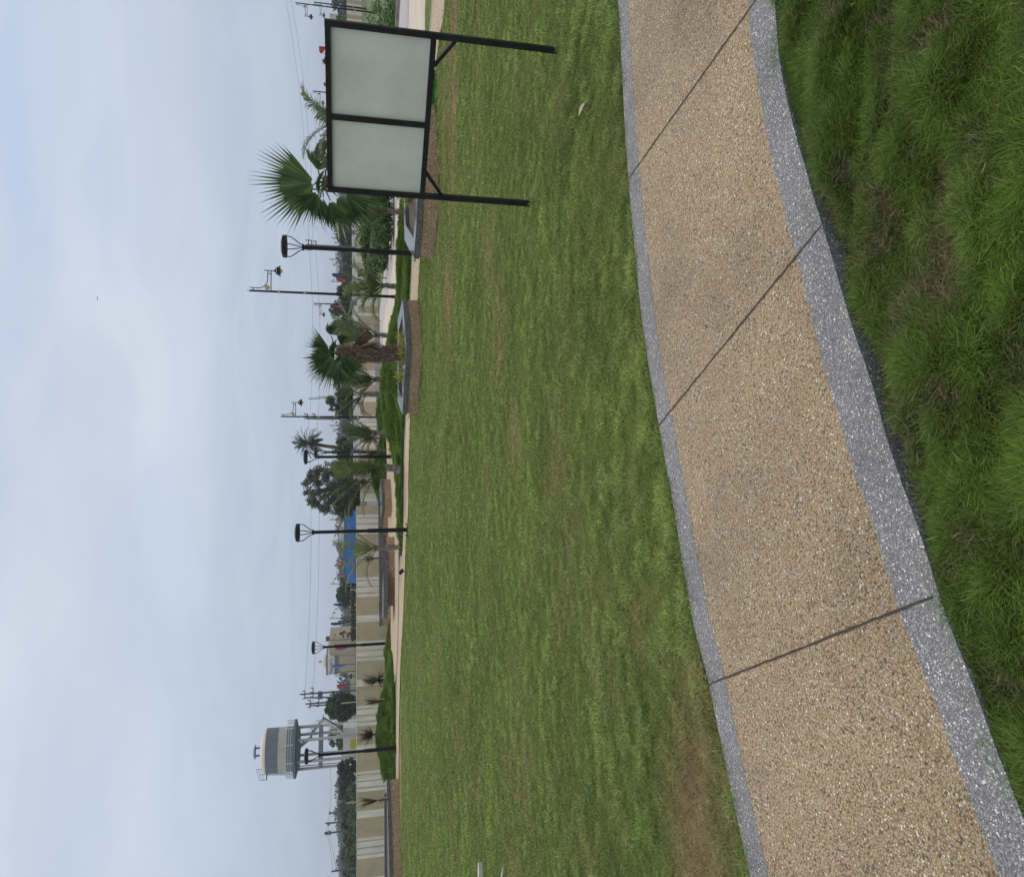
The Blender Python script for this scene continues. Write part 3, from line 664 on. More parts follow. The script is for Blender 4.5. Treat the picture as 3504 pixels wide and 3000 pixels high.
# ------------------------------------------------------------------ signboard
sL = P(1816, 697); sR = P(1910, 174); sd_ = (sR - sL); sw = sd_.length; srz = math.atan2(sd_.y, sd_.x)
sign = thing('signboard', 'black framed signboard seen from its blank back, two pale panels on posts in the lawn', 'signboard', sL, srz)
ht, hb, tw = 1.755, 0.985, 0.042
for xk in (0, sw): MB().box(xk - tw / 2, -tw / 2, -0.1, xk + tw / 2, tw / 2, ht).build('post', M['steel'], sign)
MB().box(tw / 2, -tw / 2 + 0.002, ht - tw, sw - tw / 2, tw / 2 - 0.002, ht - 0.002).build('top_rail', M['steel'], sign)
MB().box(tw / 2, -tw / 2 + 0.002, hb - tw, sw - tw / 2, tw / 2 - 0.002, hb).build('bottom_rail', M['steel'], sign)
mx_ = sw * 0.475
MB().box(mx_ - tw / 2, -tw / 2 + 0.003, hb, mx_ + tw / 2, tw / 2 - 0.003, ht - tw).build('mullion', M['steel'], sign)
for x0, x1 in ((tw / 2, mx_ - tw / 2), (mx_ + tw / 2, sw - tw / 2)):
    MB().box(x0, 0.004, hb, x1, 0.010, ht - tw).build('panel', M['panel'], sign)
for x0, sg in ((0, 1), (sw, -1)):
    MB().bar((x0 + sg * 0.02, 0, 0.80), (x0 + sg * 0.21, 0, hb - tw + 0.005), 0.026, 0.026).build('brace', M['steel'], sign)

# ------------------------------------------------------------------ garden lamps
def garden_lamp():
    r = thing('garden_lamp', '', 'lamp', group='black garden lamps around the lawn')
    MB().tube([(0, 0, -0.1), (0, 0, 1.02)], 0.058, 16).tube([(0, 0, 1.02), (0, 0, 1.06)], [0.058, 0.046], 16).tube([(0, 0, 1.06), (0, 0, 2.44)], 0.044, 16).build('pole', M['black'], r)
    b = MB(); b.box(-0.14, -0.14, 0.0, 0.14, 0.14, 0.022)
    for sx in (-1, 1):
        for sy in (-1, 1): b.tube([(sx * 0.11, sy * 0.11, 0.022), (sx * 0.11, sy * 0.11, 0.06)], 0.012, 6)
    b.build('base_plate', M['black'], r)
    MB().lathe([(0.0, 2.42), (0.065, 2.42), (0.065, 2.47), (0.0, 2.47)], 12).build('collar', M['black'], r)
    for k in range(4):
        a = math.pi / 4 + k * math.pi / 2; c, s = math.cos(a), math.sin(a)
        MB().tube([(0.058 * c, 0.058 * s, 2.43), (0.065 * c, 0.065 * s, 2.50), (0.215 * c, 0.215 * s, 2.70), (0.222 * c, 0.222 * s, 2.80)], 0.0115, 6).build('arm', M['black'], r)
    MB().lathe([(0.0, 2.785), (0.235, 2.785), (0.245, 2.80), (0.235, 2.875), (0.12, 2.905), (0.0, 2.915)], 10).build('lamp_shade', M['black'], r)
    return r
gl = garden_lamp()
spots = [(P(1357, 2558), 'black garden lamp standing before the water tower at the end of the path', 1.0),
         (P(1328, 2200), 'black garden lamp against the striped wall before the beige building', 1.0),
         (P(1394, 1812), 'tallest-looking garden lamp of the open lawn edge, before the blue shed', 1.0),
         (P(1349, 1562), 'nearer garden lamp of the overlapping pair before the bare-branched tree', 1.03),
         (P(1318, 1546), 'farther garden lamp of the overlapping pair, standing on the pebble path', 1.0),
         (P(1424, 868), 'black garden lamp beside the planter end next to the signboard', 1.045)]
for i, (p, lb, s) in enumerate(spots):
    o = gl if i == 0 else dup(gl, p)
    o.location = p; o.rotation_euler.z = 0.35 + i * 0.4; o['label'] = lb; o.scale = (s,) * 3

# ------------------------------------------------------------------ ornate street lamps
def street_lamp():
    r = thing('street_lamp', '', 'street lamp', group='ornate single-arm street lamps')
    MB().tube([(0, 0, -0.1), (0, 0, 2.0), (0, 0, 4.60)], [0.048, 0.042, 0.029], 12).build('pole', M['black'], r)
    MB().lathe([(0.0, 4.60), (0.02, 4.60), (0.012, 4.64), (0.016, 4.655), (0.0, 4.70)], 8).build('finial', M['gold'], r)
    MB().lathe([(0, 0), (0.13, 0), (0.13, 0.02), (0.06, 0.05), (0.055, 0.2), (0, 0.2)], 10).build('foot', M['black'], r)
    for z in (3.72, 2.93, 1.15): MB().lathe([(0, z - 0.035), (0.047, z - 0.035), (0.047, z + 0.035), (0, z + 0.035)], 12).build('gold_band', M['gold'], r)
    a = MB(); a.tube([(0.02, 0, 3.96), (0.655, 0, 3.955)], 0.0145, 8)
    pts = [(0.10, 0, 4.60), (0.095, 0, 4.42)]
    for k in range(8):
        an = k / 7 * math.pi / 2; pts.append((0.37 - 0.275 * math.cos(an), 0, 4.34 - 0.28 * math.sin(an)))
    pts += [(0.655, 0, 4.055)]
    a.tube(pts, 0.013, 8); a.tube([(0.02, 0, 4.49), (0.098, 0, 4.49)], 0.016, 6); a.tube([(0.56, 0, 3.955), (0.56, 0, 4.055)], 0.014, 6)
    a.tube([(0.655, 0, 4.16), (0.655, 0, 3.86)], 0.014, 8); a.build('arm', M['black'], r)
    d = MB()
    for k in range(8):
        an = k * math.pi / 4; d.lathe([(0, -0.012), (0.026, -0.012), (0.03, 0), (0.026, 0.012), (0, 0.012)], 8, (0.058 * math.cos(an), 0.058 * math.sin(an), 0))
    d.lathe([(0, -0.02), (0.035, -0.015), (0.035, 0.015), (0, 0.02)], 10)
    ro = d.build('rosette', M['gold'], r); ro.rotation_euler.x = math.pi / 2; ro.location = (0.12, 0, 4.07)
    la = MB().lathe([(0.0, 3.87), (0.03, 3.865), (0.075, 3.82), (0.10, 3.80), (0.125, 3.795), (0.12, 3.755), (0.125, 3.74), (0.178, 3.685), (0.17, 3.68), (0.0, 3.69)], 16, (0.655, 0, 0)).build('lantern', M['black'], r)
    e = MB().tube([(0.655 + 0.125 * math.cos(q_), 0.125 * math.sin(q_), 3.782) for q_ in np.linspace(0, 2 * math.pi, 25)], [0.009, 0.014] * 12 + [0.009], 6)
    e.build('gold_trim', M['gold'], la)
    MB().lathe([(0.0, 3.60), (0.035, 3.606), (0.06, 3.635), (0.066, 3.68), (0.0, 3.68)], 14, (0.655, 0, 0)).build('globe', M['globe'], la, True)
    return r
sl = street_lamp()
def at_top(px, y, Y, hgt=4.65):            # a lamp whose finial shows at px when standing Y metres off
    v = Q(px, y, Y); return Vector((v.x, Y, 0)), v.z / hgt
SLs = [(848, 994, 23.4, 0, 'ornate black street lamp with gold rosette between the fan palms, nearest of its kind'),
       (958, 1425, 33.4, 0, 'ornate street lamp rising behind the bent palm on the mound'),
       (967, 640, 35.5, math.pi, 'ornate street lamp half hidden in the fan leaf over the signboard corner'),
       (1009, 10, 43.0, 2.9, 'ornate street lamp nearest the open road end past the signboard'),
       (1072, 8, 62.0, 2.9, 'second street lamp past the signboard, with its base in the grass'),
       (1072, 1038, 62.0, math.pi, 'street lamp with a magenta flag behind the thin feather palm'),
       (1069, 312, 64.0, math.pi, 'street lamp tip above the signboard beside the coconut fronds'),
       (1133, 813, 128.0, math.pi, 'small far street lamp beside the garden lamp pole, of two close together'),
       (1137, 800, 140.0, math.pi, 'thinner far street lamp just behind another, against the hazy trees'),
       (1126, 886, 118.0, math.pi, 'far street lamp alone before the pale apartment blocks'),
       (1131, 963, 125.0, 0.1, 'far street lamp beside the blue and red flags'),
       (1127, 1455, 120.0, math.pi, 'far street lamp between the bracket-armed power pole and the tall date palm'),
       (1127, 1778, 118.0, 0.2, 'far street lamp above the blue shed roof, nearest the bare tree'),
       (1142, 1799, 140.0, 0.2, 'far street lamp above the blue shed roof, next to the garden lamp'),
       (1130, 1998, 120.0, 0.2, 'far street lamp at the end of the blue shed'),
       (1142, 2070, 140.0, 0.2, 'far street lamp in front of the round dark tree'),
       (1144, 2084, 145.0, 0.2, 'far street lamp between the round tree and the navy flag'),
       (1126, 2116, 118.0, 0.2, 'far street lamp next to the pointed navy flag'),
       (1132, 2190, 130.0, 0.2, 'street lamp in front of the beige building corner'),
       (1142, 2300, 132.0, 0.2, 'street lamp in front of the beige building under its name band'),
       (1144, 2314, 145.0, 0.2, 'street lamp just past the beige building edge'),
       (1151, 2356, 150.0, 0.2, 'street lamp beside the red flag near the twin power poles')]
for i, (px, y, D, rz, lb) in enumerate(SLs):
    p, s = at_top(px, y, D); o = sl if i == 0 else dup(sl, p)
    o.location = p; o.rotation_euler.z = rz; o.scale = (s,) * 3; o['label'] = lb
    if D > 60: o.scale = (s * 1.5, s * 1.5, s)

# ------------------------------------------------------------------ flags
def flag(px0, px1, y, D, wpx, mat, label, side=-1, drop=0.2):
    a = Q(px0, y, D); b = Q(px1, y, D); r = thing('flag', label, 'flag', (a.x, D, 0), group='coloured flags along the road')
    k = D / F; MB().tube([(0, 0, 0), (0, 0, a.z)], 0.035 * D / 100 + 0.012, 6).build('pole', M['black'], r)
    mb = MB(); n = 10; h = a.z - b.z; vs = []
    for i in range(n + 1):
        f_ = i / n; z = a.z - 0.02 - h * f_; wd = wpx * k * (math.sin(math.pi * min(1, f_ * 1.15 + 0.12)) ** 0.6 * 0.9 + 0.1) * (1 - 0.25 * f_)
        ph = random.random() * 0.3
        for j in range(4):
            q_ = j / 3; vs.append((side * wd * q_ + 0.03 * side, 0.10 * wd * math.sin(q_ * 5 + f_ * 4 + ph), z - drop * h * q_ * f_ ** 0.5))
    mb.add(vs, [(i * 4 + j, i * 4 + j + 1, (i + 1) * 4 + j + 1, (i + 1) * 4 + j) for i in range(n) for j in range(3)])
    mb.build('cloth', mat, r); return r
flag(1091, 1116, 160, 70, -26, M['red'], 'red flag flying above the top rail of the signboard', 1, 0.1)
flag(1107, 1125, 284, 90, -14, M['navy'], 'small dark blue flag tip above the signboard rail', 1)
flag(1142, 1172, 722, 90, 18, M['skyblue'], 'bright blue flag half behind the drooping fan leaves')
flag(1140, 1178, 738, 92, 24, M['pink'], 'pale pink flag below the drooping fan leaves')
flag(1136, 1174, 936, 100, 12, M['navy'], 'dark blue flag beside a red one over the far trees')
flag(1150, 1185, 950, 100, 14, M['red'], 'red flag beside a dark blue one over the far trees')
flag(1141, 1178, 1043, 68, 8, M['magenta'], 'narrow magenta flag hanging by the street lamp among dark trees')
flag(1129, 1194, 1137, 80, 9, M['navy'], 'blue flag hanging before the trees between two feather palms')
flag(1160, 1188, 1330, 90, 16, M['navy'], 'dark blue flag under the fan palm leaves')
flag(1146, 1170, 1936, 105, 9, M['pink'], 'pale red flag over the blue shed behind the palm frond', 1)
flag(1158, 1178, 1966, 105, 7, M['pink'], 'small pale red flag past the end of the blue shed roof')
flag(1141, 1186, 2066, 120, 6, M['navy'], 'thin blue flag before the round dark tree')
flag(1132, 1178, 2131, 118, 9, M['navy'], 'pointed navy flag with a bare pole foot near small trees')
flag(1144, 1196, 2206, 120, 5, M['purple'], 'dark purple flag in front of the beige building behind the lamp')
flag(1147, 1190, 2216, 118, 9, M['magenta'], 'bright magenta flag in front of the beige building')
flag(1137, 1184, 2276, 118, 11, M['skyblue'], 'light blue flag in front of the beige building')
flag(1152, 1190, 2344, 120, 10, M['red'], 'red flag close to the twin power poles')
flag(1172, 1190, 1470, 100, 8, M['purple'], 'dull purple flag behind the palm beside the far street lamp')

# ------------------------------------------------------------------ palms
def feather_frond(az, elv, Ln, droop, nl=26, ll=0.34, twist=0.0, width=0.020, base=(0, 0, 0), lift=0.9, side=None):
    mb = MB(); d = Vector((math.cos(az) * math.cos(elv), math.sin(az) * math.cos(elv), math.sin(elv)))
    p = Vector(base); pts = [p.copy()]; dirs = [d.copy()]; ns = 14
    for i in range(ns):
        d = (d + Vector((0, 0, -droop / ns * (0.4 + 1.3 * i / ns)))).normalized(); p = p + d * (Ln / ns); pts.append(p.copy()); dirs.append(d.copy())
    mb.tube(pts, [0.014 * (1 - 0.85 * i / ns) + 0.002 for i in range(ns + 1)], 5)
    for k in range(nl):
        f_ = 0.16 + 0.84 * (k + 0.5) / nl; s = f_ * ns; i = min(ns - 1, int(s)); q0 = pts[i].lerp(pts[i + 1], s - i); t_ = dirs[i]
        sd0 = t_.cross(Vector((0, 0, 1)));
        if sd0.length < 0.05: sd0 = Vector((-math.sin(az), math.cos(az), 0))
        sd0.normalize(); up = sd0.cross(t_).normalized()
        l_ = ll * (math.sin(math.pi * (0.12 + 0.80 * f_)) ** 0.8) * random.uniform(0.85, 1.12) + 0.03
        for sg in (-1, 1):
            dr = (sd0 * sg * 0.75 + t_ * lift + up * random.uniform(-0.05, 0.45)).normalized()
            m = q0 + dr * l_ * 0.55; e = m + (dr + Vector((0, 0, -random.uniform(0.35, 0.9)))).normalized() * l_ * 0.5
            wv = dr.cross(up).normalized() * width * random.uniform(0.7, 1.2)
            if wv.length < 1e-5: wv = up * width
            mb.add([q0 - wv * 0.4, q0 + wv * 0.4, m + wv * 0.5, m - wv * 0.5, e], [(0, 1, 2, 3), (3, 2, 4)])
    return mb
def feather_palm(base, ht, fr, label, mat, tr=0.07, ll=0.38, trunk_mat=None, lean=(0, 0), group='young feather palms beside the paths', nl=44, wd=0.026, scale=1.0):
    r = thing('feather_palm', label, 'palm', base, group=group)
    top = Vector((lean[0], lean[1], ht)); mb = MB(); nseg = 9
    pts = [Vector((0, 0, -0.1)).lerp(top, (i / nseg)) + Vector((0.02 * math.sin(i * 1.7), 0, 0)) for i in range(nseg + 1)]
    rad = [tr * (1.15 - 0.45 * i / nseg) * (1.12 if i % 2 else 0.92) for i in range(nseg + 1)]
    mb.tube(pts, rad, 10)
    for k in range(14):                      # ragged leaf sheaths
        f_ = 0.25 + 0.75 * k / 14; a = k * 2.4; q_ = pts[0].lerp(pts[-1], f_); rr = tr * 0.95
        o_ = q_ + Vector((math.cos(a) * rr * 0.8, math.sin(a) * rr * 0.8, 0)); e = o_ + Vector((math.cos(a) * 0.05, math.sin(a) * 0.05, 0.16))
        s_ = Vector((-math.sin(a), math.cos(a), 0)) * 0.035
        mb.add([o_ - s_, o_ + s_, e + s_ * 0.3, e - s_ * 0.3], [(0, 1, 2, 3)])
    mb.build('trunk', trunk_mat or M['palmbark'], r)
    for (az, el_, Ln, dp) in fr:
        f_ = feather_frond(R(az), R(el_), Ln, dp, nl, ll, width=wd, base=top - Vector((0, 0, 0.06)))
        f_.build('dead_frond' if dp > 2.4 else 'frond', M['deadleaf'] if dp > 2.4 else mat, r)
    return r
# azimuth: 0 = towards +x, 180 = -x, -90 = towards the viewer
feather_palm(P(1398, 727), 0.55, [(150, 75, 1.5, 0.9), (20, 72, 1.5, 1.0), (185, 62, 1.4, 1.3), (-20, 60, 1.35, 1.3), (90, 80, 1.5, 0.8), (-100, 70, 1.2, 1.2), (170, 48, 1.2, 1.4)], 'slim feather palm with dark trunk rising behind the planter by the signboard', M['feather'])
feather_palm(P(1375, 981), 0.55, [(160, 70, 1.35, 1.4), (15, 68, 1.3, 1.5), (185, 45, 1.15, 1.6), (-5, 80, 1.25, 0.9), (100, 75, 1.3, 1.1), (-80, 60, 1.0, 1.4), (205, 60, 1.2, 1.5), (-25, 50, 1.2, 1.4)], 'yellow-green feather palm standing at the foot of the nearest ornate street lamp', M['feather'])
feather_palm(P(1362, 1149), 0.62, [(8, 66, 1.75, 1.2), (165, 78, 1.5, 0.9), (30, 74, 1.7, 1.1), (60, 80, 1.5, 0.8), (-15, 60, 1.5, 1.3), (190, 70, 1.4, 1.2), (100, 70, 1.4, 1.0)], 'tall-fronded feather palm just behind the spider plants of the corner-fronted planter', M['feather'], 0.075)
z_ = 0.47
feather_palm(Vector((Q(1303, 1298, 24).x, 24, 0.40)), 0.26, [(170, 80, 1.1, 0.6), (10, 80, 1.1, 0.6), (185, 68, 1.2, 0.9), (90, 85, 1.0, 0.5), (0, 66, 1.0, 0.9), (200, 55, 1.1, 1.1)], 'small upright feather palm on the crest of the central mound', M['feather'])
feather_palm(Vector((Q(1311, 1349, 23.5).x, 23.5, 0.40)), 0.62, [(178, 64, 1.35, 0.9), (175, 40, 0.95, 2.9), (178, 84, 1.75, 0.15), (0, 80, 1.1, 0.8), (186, 54, 1.15, 1.7)], 'wind-bent feather palm with ragged trunk and one drooping dead frond on the mound', M['feather'], 0.075)
feather_palm(P(1334, 1480), 0.50, [(150, 74, 1.4, 0.8), (25, 76, 1.35, 0.8), (175, 64, 1.5, 1.2), (190, 55, 1.4, 1.4), (5, 66, 1.3, 1.0), (60, 82, 1.3, 0.7), (-90, 72, 1.2, 0.9), (170, 45, 1.2, 1.5), (192, 30, 0.8, 2.5)], 'dark bushy feather palm at the edge of the pebble path behind the mound', M['feather_dk'], 0.085)
feather_palm(P(1378, 1609), 0.50, [(172, 78, 1.75, 0.5), (180, 66, 1.85, 0.85), (186, 58, 1.8, 1.1), (90, 84, 1.6, 0.5), (20, 84, 1.5, 0.5), (-100, 78, 1.5, 0.7), (190, 72, 1.7, 0.8), (175, 50, 1.6, 1.2)], 'leaning grey-trunked feather palm with swept fronds on the grass island', M['feather'], 0.115, lean=(0.10, 0.0))
feather_palm(P(1367, 1871), 0.70, [(8, 60, 1.55, 1.1), (172, 56, 1.7, 1.1), (80, 74, 1.5, 0.9), (190, 42, 1.3, 1.5), (30, 70, 1.45, 1.2), (150, 68, 1.3, 1.0), (-90, 60, 1.2, 1.2)], 'feather palm with broad spread fronds between the long planter and the path', M['feather'], 0.075, nl=30, wd=0.02, ll=0.30)
cpb = Q(1150, 405, 20)
feather_palm(Vector((cpb.x, 20, 0)), cpb.z - 0.1, [(20, 68, 1.5, 1.5), (165, 66, 1.5, 1.4), (60, 55, 1.4, 1.4), (130, 50, 1.4, 1.4), (-20, 40, 1.3, 1.5), (200, 40, 1.3, 1.5)], 'coconut palm whose curved fronds show above the signboard', M['coco'], 0.10, 0.42, group='coconut palm', wd=0.026)
# tall date palm far behind
dpc = Q(1055, 1516, 75)
fr = []
for k in range(46):
    fr.append((k * 137.5, 75 - k * 2.6, random.uniform(1.5, 1.9), random.uniform(0.7, 1.2)))
feather_palm(Vector((dpc.x - 0.9, 75, 0)), dpc.z, fr, 'tall dark date palm with leaning trunk beside the bare-branched tree', M['tree1'], 0.19, 0.38, M['bark'], lean=(0.9, 0), group='tall date palm', nl=20, wd=0.05)

def fan_leaf(base, az, elv, pet, rad, nseg=42, spread=190, roll=0.0, droop=0.3):
    mb = MB(); d = Vector((math.cos(az) * math.cos(elv), math.sin(az) * math.cos(elv), math.sin(elv)))
    base = Vector(base); hub = base + d * pet + Vector((0, 0, -0.05 * pet))
    mb.tube([base, base.lerp(hub, 0.5) + Vector((0, 0, 0.03)), hub], [0.022, 0.016, 0.012], 5)
    sd0 = d.cross(Vector((0, 0, 1)));  sd0 = sd0.normalized() if sd0.length > 0.05 else Vector((-math.sin(az), math.cos(az), 0))
    up = sd0.cross(d).normalized()
    s2 = sd0 * math.cos(roll) + up * math.sin(roll); u2 = d.cross(s2) * -1
    half = R(spread) / 2; prev = None
    for k in range(nseg + 1):
        a = -half + 2 * half * k / nseg
        rr = rad * (0.72 + 0.28 * math.cos(a * 0.62)); dr = d * math.cos(a) + s2 * math.sin(a)
        cur = hub + dr * rr * (0.54 + 0.03 * math.sin(k * 1.7)) + u2 * (0.025 * (1 if k % 2 else -1) - abs(math.sin(a)) * rr * 0.10) + Vector((0, 0, -droop * 0.10 * rr))
        inr = hub + dr * rr * 0.06
        if prev is not None:
            am = -half + 2 * half * (k - 0.5) / nseg; dm = d * math.cos(am) + s2 * math.sin(am)
            rt = rad * (0.72 + 0.28 * math.cos(am * 0.62)) * random.uniform(0.84, 1.08)
            m2 = hub + dm * rt * 0.82 + u2 * (-abs(math.sin(am)) * rt * 0.16) + Vector((0, 0, -droop * 0.22 * rt))
            tip = hub + dm * rt + u2 * (-abs(math.sin(am)) * rt * 0.22) + Vector((0, 0, -droop * random.uniform(0.35, 0.55) * rt))
            wv = (cur - prev[0]).normalized() * rad * 0.009
            mb.add([prev[1], inr, cur, prev[0]], [(0, 1, 2, 3)]); mb.add([prev[0], cur, m2 + wv, m2 - wv], [(0, 1, 2, 3)]); mb.add([m2 - wv, m2 + wv, tip], [(0, 1, 2)])
        prev = (cur, inr)
    return mb
def fan_palm(base, top, tr, leaves, dead, label, stubs):
    r = thing('fan_palm', label, 'palm', base, group='fan palms in the planters')
    nz_ = 12; mb = MB(); mb.tube([(0, 0, -0.1 + (top + 0.1) * i / nz_) for i in range(nz_ + 1)], [tr * (1.05 - 0.28 * i / nz_) for i in range(nz_ + 1)], 14); mb.build('trunk', M['fanbark'], r)
    st = MB()
    for k in range(stubs):
        z = top * (k + random.uniform(0, 1)) / stubs; a = k * 2.399 + random.uniform(-0.35, 0.35); rr = tr * (1.05 - 0.28 * z / top) * 0.9
        o_ = Vector((math.cos(a) * rr, math.sin(a) * rr, z - 0.06)); e = o_ + Vector((math.cos(a) * random.uniform(0.05, 0.09), math.sin(a) * random.uniform(0.05, 0.09), random.uniform(0.07, 0.13)))
        s_ = Vector((-math.sin(a), math.cos(a), 0)) * random.uniform(0.03, 0.065); ou = Vector((math.cos(a), math.sin(a), 0)) * 0.02
        st.add([o_ - s_, o_ + s_, e + s_ * 0.75, e - s_ * 0.75, o_ - s_ + ou, o_ + s_ + ou, e + s_ * 0.6 + ou, e - s_ * 0.6 + ou], [(3, 2, 1, 0), (4, 5, 6, 7), (0, 1, 5, 4), (1, 2, 6, 5), (2, 3, 7, 6), (3, 0, 4, 7)])
    st.build('leaf_stubs', M['stub'], r)
    for (az, el_, pet, rad, roll, dp, spr) in leaves:
        fan_leaf((0, 0, top - 0.04), R(az), R(el_), pet, rad, max(14, int(spr / 4.2)), spr, R(roll), dp).build('leaf', M['fan'], r)
    for (az, el_, pet, rad, roll, dp) in dead:
        fan_leaf((0, 0, top - 0.12), R(az), R(el_), pet, rad, 22, 90, R(roll), dp).build('dead_leaf', M['deadleaf'], r)
    return r
fb = Q(1105, 622, 14.9)
fan_palm((fb.x, 14.9, 0.28), fb.z - 0.28, 0.15, [(172, 82, 0.20, 1.26, 88, 0.03, 118), (186, -38, 0.34, 1.0, 86, 0.35, 86), (190, -12, 0.40, 0.72, 70, 0.8, 95), (178, 18, 0.34, 0.62, 60, 1.3, 80), (20, 30, 0.3, 0.62, 40, 0.8, 130), (-20, -10, 0.4, 0.72, 30, 0.7, 130), (202, -58, 0.42, 0.92, 66, 0.4, 80), (182, 34, 0.26, 0.80, 88, 0.4, 100), (150, 10, 0.3, 0.7, 20, 1.2, 90), (100, 60, 0.3, 0.62, 50, 0.6, 110), (-110, 35, 0.16, 0.40, 15, 1.3, 110)], [], 'big fan palm with one raised pleated leaf and drooping leaves behind the signboard corner', 60)
tb = Q(1368, 1213, 17.0); tt = Q(1156, 1206, 17.0)
fan_palm((tb.x, 17.0, 0.28), tt.z - 0.28, 0.165, [(181, 38, 0.16, 0.86, 86, 0.2, 135), (184, -28, 0.12, 0.74, 86, 0.35, 110), (172, 72, 0.18, 0.82, 60, 0.35, 95), (8, 66, 0.26, 0.66, 85, 0.12, 58), (2, 28, 0.44, 0.42, 50, 1.4, 90), (-80, 60, 0.12, 0.42, 10, 1.6, 120), (10, -6, 0.18, 0.42, 70, 0.9, 90), (-120, 10, 0.16, 0.42, 60, 1.3, 100), (90, 65, 0.2, 0.6, 40, 0.4, 120), (196, 4, 0.32, 0.66, 50, 0.9, 90)],
         [(5, -62, 0.2, 0.62, 70, 0.6), (-10, -72, 0.25, 0.6, 30, 0.5), (10, -75, 0.2, 0.55, 60, 0.4)], 'fan palm with shaggy trunk of cut leaf stubs in the corner-fronted planter', 150)

# ------------------------------------------------------------------ spider plants, yuccas
def rosette(n, l0, l1, wd, e0, e1, curve, c=(0, 0, 0)):
    mb = MB(); c = Vector(c)
    for k in range(n):
        a = k * 2.399 + random.uniform(-0.2, 0.2); e = R(random.uniform(e0, e1)); l_ = random.uniform(l0, l1)
        d = Vector((math.cos(a) * math.cos(e), math.sin(a) * math.cos(e), math.sin(e))); s_ = Vector((-math.sin(a), math.cos(a), 0)) * wd / 2
        p = c.copy(); pts = [p.copy()]
        for i in range(3):
            p = p + d * (l_ / 3); d = (d + Vector((0, 0, -curve * random.uniform(0.7, 1.3)))).normalized(); pts.append(p.copy())
        mb.add([pts[0] - s_ * 0.6, pts[0] + s_ * 0.6, pts[1] + s_, pts[1] - s_, pts[2] + s_ * 0.75, pts[2] - s_ * 0.75, pts[3]], [(0, 1, 2, 3), (3, 2, 4, 5), (5, 4, 6)])
    return mb
sp_spots = [(1384, 1152, 'first'), (1388, 1172, ''), (1392, 1192, ''), (1392, 1212, ''), (1391, 1240, ''), (1388, 1268, ''), (1384, 1290, '')]
sp_lab = ['yellow-green spider plant at the feather palm end of the row in the corner-fronted planter', 'yellow-green spider plant second from the feather palm end of the row', 'yellow-green spider plant at the point of the corner-fronted planter', 'yellow-green spider plant hiding the foot of the shaggy trunk', 'yellow-green spider plant just past the shaggy trunk', 'yellow-green spider plant second last from the mound end of the row', 'yellow-green spider plant last in the row beside the bare cap']
for (px, y, _), lb in zip(sp_spots, sp_lab):
    p = P(px, y, 0.29); tag(rosette(34, 0.18, 0.31, 0.022, 25, 85, 0.32).build('spider_plant', M['spider'], loc=p), lb, 'plant', 'spider plants in the planters')
for (px, y, lb) in ((1408, 690, 'yellow-green spider plant in the planter beside the slim feather palm'), (1411, 668, 'yellow-green spider plant next to the signboard post in the planter')):
    p = P(px, y, 0.30); tag(rosette(34, 0.18, 0.31, 0.022, 25, 85, 0.32).build('spider_plant', M['spider'], loc=p), lb, 'plant', 'spider plants in the planters')
def yucca(base, stem, l0, l1, n, mat, label, e0=-40, e1=88, wd=0.035, smat=None, tr=0.035, curve=0.12):
    r = thing('yucca', label, 'yucca', base, group='yuccas along the wall')
    MB().tube([(0, 0, -0.05), (0.01, 0, stem * 0.5), (0, 0, stem)], [tr, tr * 0.8, tr * 0.9], 8).build('stem', smat or M['bark'], r)
    rosette(int(n * 1.4), l0, l1, wd * 1.25, e0, e1, curve, (0, 0, stem)).build('leaves', mat, r); return r
def on(px, y, D, z=0): v = Q(px, y, D); return Vector((v.x, D, z))
yucca(on(1325, 2323, 27.2), 0.50, 0.40, 0.66, 110, M['yucca'], 'round spiky yucca against the striped wall near the court tip', -50, 88, 0.035, M['redstem'])
yucca(on(1293, 2511, 25.9, 0.47), 0.22, 0.38, 0.66, 75, M['yucca_dk'], 'brown-tipped yucca on top of the mound below the water tower', 5, 85)
yucca(on(1307, 1909, 26.6, 0.30), 0.38, 0.25, 0.42, 50, M['yucca_dk'], 'dark yucca on a red stem behind the long planter', 0, 85, 0.032, M['redstem'])
yucca(on(1295, 1551, 30.3, 0.35), 0.14, 0.2, 0.42, 50, M['yucca_dk'], 'small spiky yucca on the bank beside the overlapping garden lamps', -10, 85)
yucca(on(1296, 1587, 30.0, 0.38), 0.42, 0.3, 0.50, 90, M['yucca_dk'], 'dark round-headed yucca behind the swept palm', -50, 88)
yucca(on(1288, 1650, 30.5, 0.42), 0.35, 0.35, 0.62, 70, M['yucca_dk'], 'straggly brown yucca on the bank behind the swept palm fronds', -20, 88)
yucca(on(1300, 1500, 31.0, 0.1), 0.45, 0.3, 0.55, 60, M['yucca_dk'], 'dry yucca close behind the dark bushy palm', -30, 80)
def staked(base, label, hh_, stake):
    r = thing('staked_yucca', label, 'yucca', base, group='yuccas along the wall')
    MB().tube([(0, 0, -0.05), (0, 0, hh_)], [0.03, 0.022], 7).build('stem', M['redstem'], r)
    MB().tube([(0.06, 0, -0.05), (0.02, 0, stake)], 0.022, 6).build('stake', M['bamboo'], r)
    rosette(34, 0.5, 0.75, 0.03, 62, 88, 0.04, (0, 0, hh_)).build('leaves', M['yucca_dk'], r)
    rosette(16, 0.25, 0.4, 0.026, 10, 60, 0.3, (0, 0, hh_ * 0.6)).build('dead_leaves', M['deadleaf'], r); return r
staked(on(1338, 2394, 25.6, 0.03), 'thin yucca tied to a tall bamboo stake beside the mound', 0.32, 1.75)
staked(on(1330, 2733, 23.0, 0.25), 'thin yucca tied to a bamboo stake in the long low planter', 0.38, 1.35)

